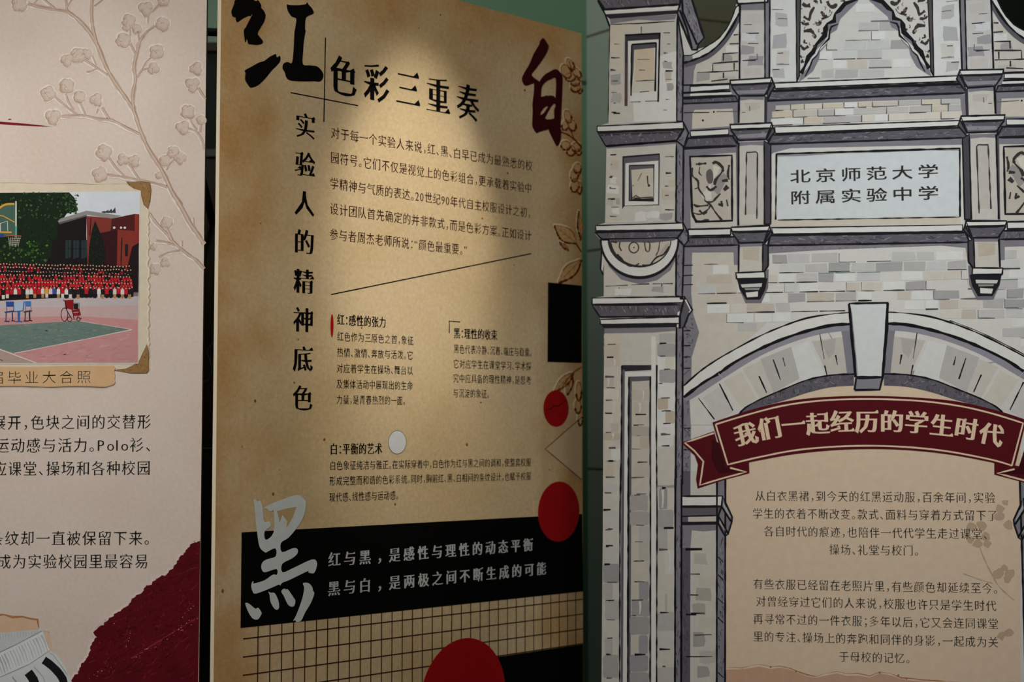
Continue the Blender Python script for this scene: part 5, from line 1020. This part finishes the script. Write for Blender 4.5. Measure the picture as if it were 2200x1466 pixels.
def draw_pilaster(m):
    random.seed(61); sh = Sheet(RB, K1, 9, m); P = sh.poly
    def cap(k, w_, dk, side):
        P(SHD, 1, dk, k, ol=3.4, oll=4); sh.hatch(3, dk, k, 16, DKS + [(150, 147, 156)], (3, 9), (1, 2.2), 0); P((90, 88, 94), 2, side, k, ol=3, oll=4); P(WH, 2, w_, k, ol=3.4, oll=5)
    P(ST, 0, [(1594, 945), (1842, 945), (1840, 1210), (1592, 1214)], K1); P(SH2, 1, [(1595, 950), (1840, 950), (1836, 985), (1700, 980), (1600, 992)], K1); P((58, 56, 62), 0, [(1842, 945), (1872, 955), (1868, 1205), (1840, 1210)], K1); sh.line(LN, 4, [(1593, 945), (1590, 1210)], 4, K1); sh.line((110, 104, 104), 3, [(1698, 1045), (1698, 1095)], 1.6, K1); sh.line((110, 104, 104), 3, [(1620, 1108), (1655, 1106)], 1.6, K1); P((198, 190, 182), 2, [(1640, 1015), (1800, 1010), (1800, 1070), (1680, 1090)], K1)
    cap(K1, [(1505, 792), (1912, 766), (1920, 815), (1512, 836)], [(1515, 840), (1915, 822), (1870, 905), (1842, 942), (1588, 946), (1530, 870)], [(1915, 766), (1945, 850), (1872, 965), (1870, 905)]); P((150, 147, 156), 3, [(1560, 895), (1865, 880), (1845, 920), (1580, 925)], K1)
    cap(K1, [(1505, 1228), (1912, 1210), (1920, 1260), (1512, 1276)], [(1512, 1282), (1915, 1265), (1862, 1372), (1592, 1382)], [(1915, 1210), (1945, 1300), (1872, 1392), (1862, 1370)]); P((150, 147, 156), 3, [(1545, 1330), (1870, 1310), (1850, 1350), (1580, 1362)], K1)
    P((206, 202, 193), 0, [(1215, 155), (1402, 150), (1402, 778), (1213, 782)], K2); P(SH2, 1, [(1215, 158), (1402, 152), (1400, 185), (1300, 180), (1220, 190)], K2); P((78, 75, 82), 0, [(1402, 150), (1452, 180), (1452, 772), (1404, 776)], K2, ol=3, oll=4); P((84, 82, 88), 0, [(1194, 178), (1215, 168), (1213, 782), (1200, 782)], K2); sh.line(LN, 4, [(1212, 165), (1210, 782)], 3, K2)
    for a in ([(1270, 240), (1262, 705)], [(1352, 240), (1347, 735)], [(1268, 237), (1300, 236), (1340, 232), (1352, 245)]): sh.line((60, 57, 60), 3, a, 2.4, K2, jit=.5)
    P((198, 192, 184), 1, [(1275, 245), (1346, 242), (1342, 700), (1268, 702)], K2)
    P(ST, 0, [(1214, 930), (1392, 922), (1390, 1130), (1212, 1134)], K2); P(SH2, 1, [(1215, 925), (1392, 918), (1390, 940), (1218, 946)], K2); P((78, 75, 82), 0, [(1392, 920), (1432, 935), (1432, 1085), (1402, 1132), (1390, 1130)], K2, ol=3, oll=4); sh.line(LN, 4, [(1212, 930), (1210, 1132)], 3.6, K2); P((196, 186, 170), 1, [(1240, 950), (1365, 945), (1360, 1050), (1245, 1040)], K2)
    cap(K2, [(1155, 798), (1443, 785), (1446, 824), (1162, 832)], [(1160, 838), (1446, 832), (1402, 910), (1218, 916)], [(1443, 785), (1462, 850), (1405, 920), (1402, 905)])
    P((120, 116, 122), 0, [(1392, 1130), (1436, 1110), (1432, 1250), (1380, 1366), (1262, 1366), (1215, 1262), (1200, 1190)], K2); P((34, 33, 38), 1, [(1200, 1188), (1428, 1180), (1412, 1262), (1372, 1340), (1268, 1342), (1218, 1262)], K2); P(WH, 2, [(1190, 1140), (1405, 1130), (1410, 1180), (1196, 1186)], K2, ol=3.4, oll=5)
    P((208, 208, 204), 3, [(1226, 1226), (1386, 1218), (1382, 1245), (1236, 1250)], K2); P((158, 154, 148), 3, [(1254, 1256), (1370, 1252), (1364, 1268), (1262, 1268)], K2); P(WH, 3, [(1262, 1286), (1356, 1276), (1356, 1320), (1272, 1326)], K2, ol=1.4, oll=4)
    return sh
for m in (False, True):
    o = draw_pilaster(m).build('drawn_pilaster', rb); lab(o, m, 'corbelled pilaster left of the plaque', 'corbelled pilaster right of the plaque')

# parchment inside the gate
sh = Sheet(RB, K8, 0); random.seed(71)
x0, x1 = 1556, 2192
arch_in = topx([(300, 830), (380, 790), (540, 745), (700, 690), (850, 640), (1000, 605), (1140, 592), (1330, 592), (1500, 610), (1650, 650), (1800, 700), (1960, 750), (2120, 820)], K7)
sh.poly((226, 203, 177), 0, [(x0, 2500), (x0, 930)] + arch_in + [(x1, 930), (x1, 2500)], PX)
tl_ = [(55, 1372), (120, 1368), (180, 1372), (240, 1355), (300, 1345), (380, 1362), (450, 1358), (520, 1375), (560, 1392), (640, 1420), (700, 1432), (760, 1412), (850, 1396), (920, 1412), (1000, 1410), (1080, 1428), (1150, 1398), (1230, 1412), (1300, 1440), (1380, 1446), (1450, 1456), (1620, 1466), (1800, 1480), (2100, 1475)]
sh.poly((206, 166, 140), 1, tl_ + [(2100, 3500), (52, 3500)]); sh.line((232, 208, 180), 2, [(x, y + 3) for x, y in tl_], 2.6, jit=.8); sh.line((178, 126, 92), 2, [(x, y - 5) for x, y in tl_], 1.6, jit=.9)
for x, y in ((380, 1360), (560, 1390), (1280, 1420), (1340, 1440), (1150, 1400)): sh.blob((158, 108, 74), 3, x, y, 2.2, K8, 7, .4)
FA = (192, 168, 142)
sh.line(FA, 1, [(1840, 470), (1890, 600), (1950, 720), (2000, 800), (2100, 890)], 2.6, smooth=4, jit=.5); sh.line(FA, 1, [(1740, 700), (1850, 740), (1950, 770)], 2, smooth=4, jit=.5)
for x, y in ((1800, 370), (1790, 460), (1840, 490), (1900, 440), (1910, 490), (1870, 360), (2000, 240), (2040, 200), (1990, 300), (2060, 360), (2030, 660), (2060, 700), (1990, 700), (2050, 740), (2060, 1120), (2010, 1140)): sh.blob(FA, 1, x, y, random.uniform(7, 11), K8, 9, .3)
o = sh.build('parchment_print', rb); o['label'] = 'buff parchment print filling the gateway'

def draw_arch(m):
    random.seed(81); sh = Sheet(RB, K7, 4, m); P = sh.poly
    outc = catmull([(84, 606), (180, 520), (280, 450), (400, 380), (550, 300), (700, 235), (850, 185), (1000, 160), (1118, 150)], 4); inc = catmull([(84, 678), (200, 590), (300, 530), (400, 460), (550, 380), (700, 315), (850, 265), (1000, 230), (1118, 222)], 4)
    shd = catmull([(84, 690), (130, 690), (330, 560), (560, 420), (760, 335), (950, 282), (1118, 262)], 4); intr = catmull([(420, 790), (470, 740), (560, 690), (700, 630), (850, 570), (1000, 540), (1142, 533)], 4); low_ = catmull([(380, 812), (540, 745), (700, 700), (850, 650), (1000, 615), (1142, 605)], 4)
    P((216, 214, 208), 1, inc + [(1130, 600)] + intr[::-1] + [(280, 850), (128, 850), (120, 690)])
    for q, c in (([(560, 440), (752, 362), (805, 560), (640, 650)], (190, 187, 183)), ([(880, 330), (1080, 300), (1100, 535), (985, 550)], (200, 194, 186)), ([(450, 500), (560, 450), (640, 640), (560, 690)], (208, 202, 193)), ([(200, 680), (310, 610), (390, 770), (290, 830)], (206, 203, 199)), ([(330, 580), (440, 520), (540, 690), (440, 740)], (212, 206, 194)), ([(752, 362), (860, 330), (960, 540), (810, 580)], (220, 221, 218)), ([(940, 330), (1030, 310), (1020, 400), (985, 440)], (184, 178, 172))): P(c, 2, q)
    P((150, 148, 158), 3, inc + shd[::-1]); P(WH, 4, outc + inc[::-1]); P(SHD, 3, intr + low_[::-1]); sh.hatch(4, intr + low_[::-1], K7, 90, DKS + [(128, 126, 132)], (3, 12), (1, 2.6))
    P(SH2, 3, [(1070, 300), (1062, 262), (1118, 255), (1142, 540), (1100, 538)])
    sh.line(LN, 5, outc, 2.6, jit=.5); sh.line(LN, 5, inc, 5.2, jit=.3); sh.line(LN, 5, intr, 3, jit=.4)
    if m: sh.line(LN, 5, [(x - 6, y - 9) for x, y in outc[:22]], 1.4, jit=.6)
    for a in ([(175, 682), (275, 815)], [(305, 592), (390, 760)], [(552, 545), (600, 650)], [(640, 442), (686, 570)], [(930, 282), (958, 440)], [(960, 480), (976, 546)], [(700, 430), (715, 485)], [(1028, 415), (1040, 475)]): sh.line(LN, 5, a, 2.2, jit=.6)
    sh.line((176, 174, 172), 5, [(300, 530), (330, 560)], 1.4)
    return sh
for m in (False, True):
    o = draw_arch(m).build('arch_ring', rb); lab(o, m, 'left half of the drawn stone arch', 'right half of the drawn stone arch')
sh = Sheet(RB, K7, 10); random.seed(83)
sh.poly((218, 222, 222), 0, [(1114, 94), (1352, 90), (1320, 550), (1156, 552)], ol=4.2); sh.poly((138, 137, 142), 0, [(1156, 560), (1320, 556), (1302, 630), (1146, 632)], ol=3.8); sh.line((150, 150, 154), 1, [(1128, 150), (1166, 540)], 1.4); sh.line(LN, 2, [(1352, 90), (1348, 250), (1320, 552)], 5); sh.line(LN, 2, [(1110, 95), (1125, 300), (1150, 552)], 3.4)
sh.build('keystone', rb)

def draw_jamb(m):
    random.seed(91); sh = Sheet(RB, K4, 5, m); P = sh.poly
    P(ST, 0, [(705, 40), (945, 40), (940, 2400), (700, 2400)]); P((96, 94, 106), 1, [(706, 40), (766, 40), (766, 450), (762, 2400), (702, 2400)]); P(SH2, 1, [(945, 40), (1002, 40), (998, 2400), (942, 2400)], ol=3.4, oll=4); sh.hatch(2, [(950, 480), (996, 480), (994, 1460), (946, 1460)], K4, 60, DKS + [(156, 153, 160)], (4, 16), (1, 2.4), 1.4); sh.hatch(2, [(712, 450), (760, 450), (756, 1460), (706, 1460)], K4, 40, DKS, (4, 16), (1, 2.2), 1.57)
    patches(sh, 1, [(770, 580), (935, 580), (935, 1450), (770, 1450)], K4, 10, (24, 48), (22, 40), [(178, 172, 164), (190, 186, 178), (204, 198, 186), (168, 165, 160)])
    P(SH2, 2, [(710, 400), (942, 400), (936, 440), (850, 448), (775, 440), (766, 560), (710, 560)]); dashes(sh, 3, 712, 940, (572, 740, 880, 1008, 1150, 1290), K4, 3, 1, .6)
    for y in (620, 740, 900, 1030, 1400): sh.line(LN, 3, [(952, y), (988, y + 36)], 1.8)
    P(WH, 2, [(704, 210), (982, 208), (976, 275), (704, 277)], ol=3.2, oll=4); P(SHD, 2, [(702, 285), (976, 283), (955, 340), (706, 346)], ol=2.6, oll=4); P((206, 200, 190), 3, [(750, 348), (952, 340), (952, 378), (750, 382)]); P((36, 35, 40), 3, [(704, 384), (952, 380), (950, 402), (704, 406)])
    P(SH2, 3, [(982, 208), (1048, 350), (1045, 382), (1020, 465), (1000, 482), (952, 390), (955, 340), (976, 280)], ol=3.6, oll=5); sh.line(LN, 5, [(976, 280), (1040, 380)], 3.4); sh.line(LN, 5, [(956, 345), (1020, 460)], 3); P((176, 174, 178), 4, [(990, 250), (1036, 345), (1030, 362), (982, 268)]); P((176, 174, 178), 4, [(965, 370), (1005, 425), (1008, 450), (960, 392)])
    return sh
for m in (False, True):
    o = draw_jamb(m).build('gate_jamb', rb); lab(o, m, 'left inner jamb of the gateway', 'right inner jamb of the gateway')

# red ribbon banner
RB1, GO = (88, 18, 27), (234, 208, 178)
for m in (False, True):
    sh = Sheet(RB, K7, 14, m)
    sh.poly(RB1, 0, [(68, 960), (272, 888), (330, 1100), (490, 1075), (492, 1150), (340, 1190), (170, 1246), (160, 1190), (172, 1095), (152, 1040)]); sh.poly((62, 12, 20), 1, [(262, 940), (300, 960), (350, 1112), (470, 1142), (300, 1150), (255, 1060)])
    sh.line(GO, 2, [(272, 900), (90, 960), (150, 1010), (206, 1076), (196, 1150), (184, 1224), (330, 1180), (474, 1142), (372, 1116)], 3.0, jit=.1)
    o = sh.build('banner_tail', rb); lab(o, m, 'folded left tail of the red banner', 'folded right tail of the red banner')
sh = Sheet(RB, K7, 18)
top = catmull([(262, 834), (480, 762), (700, 706), (950, 676), (1250, 668), (1550, 680), (1800, 706), (2050, 765), (2215, 818)], 5); bot = catmull([(2140, 1118), (1990, 1080), (1700, 1028), (1400, 1002), (1100, 1002), (800, 1027), (550, 1070), (346, 1114)], 5)
sh.poly(RB1, 0, top + bot)
gl = catmull([(282, 846), (480, 786), (700, 730), (950, 697), (1250, 688), (1550, 700), (1800, 732), (2000, 778), (2194, 838)], 5) + [(2124, 1102)] + catmull([(2124, 1102), (1990, 1064), (1700, 1010), (1400, 983), (1100, 981), (800, 1004), (560, 1048), (358, 1096)], 5) + [(282, 846)]
sh.line(GO, 1, gl, 3.0, jit=.1)
sh.build('banner', rb)
e = bpy.data.objects.new('banner_lettering', None); COL.objects.link(e); e.parent = rb
cs = [('我', 470, 905), ('们', 617, 870), ('一', 765, 845), ('起', 917, 840), ('经', 1068, 828), ('历', 1222, 828), ('的', 1378, 828), ('学', 1533, 834), ('生', 1690, 853), ('时', 1843, 872), ('代', 1997, 908)]
for i, (c, x, y) in enumerate(cs):
    a, b = cs[max(i - 1, 0)], cs[min(i + 1, 10)]
    sh = Sheet(RB, K7, 20); char(sh, c, (x, y), 51, GO, 0, -math.atan2(b[2] - a[2], b[1] - a[1]) * 0.9, gx=0.98, dx=0.042, dy=-0.002, serif=0.08); sh.build('letter', e)
block('parchment_text', rb, RB, PX, 5, [('从白衣黑裙，到今天的红黑运动服，百余年间，实验', (1621.5, 1065.5), (2139, 1070)), ('学生的衣着不断改变。款式、面料与穿着方式留下了', (1616, 1103.5), (2144.5, 1108)), ('各自时代的痕迹，也陪伴一代代学生走过课堂、', (1640, 1141.5), (2124, 1148)), ('操场、礼堂与校门。', (1780.5, 1181), (1976, 1183.5)),
                  ('有些衣服已经留在老照片里，有些颜色却延续至今。', (1617, 1255), (2146, 1265)), ('对曾经穿过它们的人来说，校服也许只是学生时代', (1623, 1292), (2141.5, 1302.5)), ('再寻常不过的一件衣服；多年以后，它又会连同课堂', (1617, 1330), (2146, 1341)), ('里的专注、操场上的奔跑和同伴的身影，一起成为关', (1617, 1367.5), (2146, 1380.5)), ('于母校的记忆。', (1801, 1411), (1957.5, 1415))],
      (48, 50, 48), 'dark grey centred text on the parchment', em=25, gx=0.94, dx=0.006, dy=-0.015)

bpy.data.objects.remove(_fo); bpy.data.curves.remove(_fc)
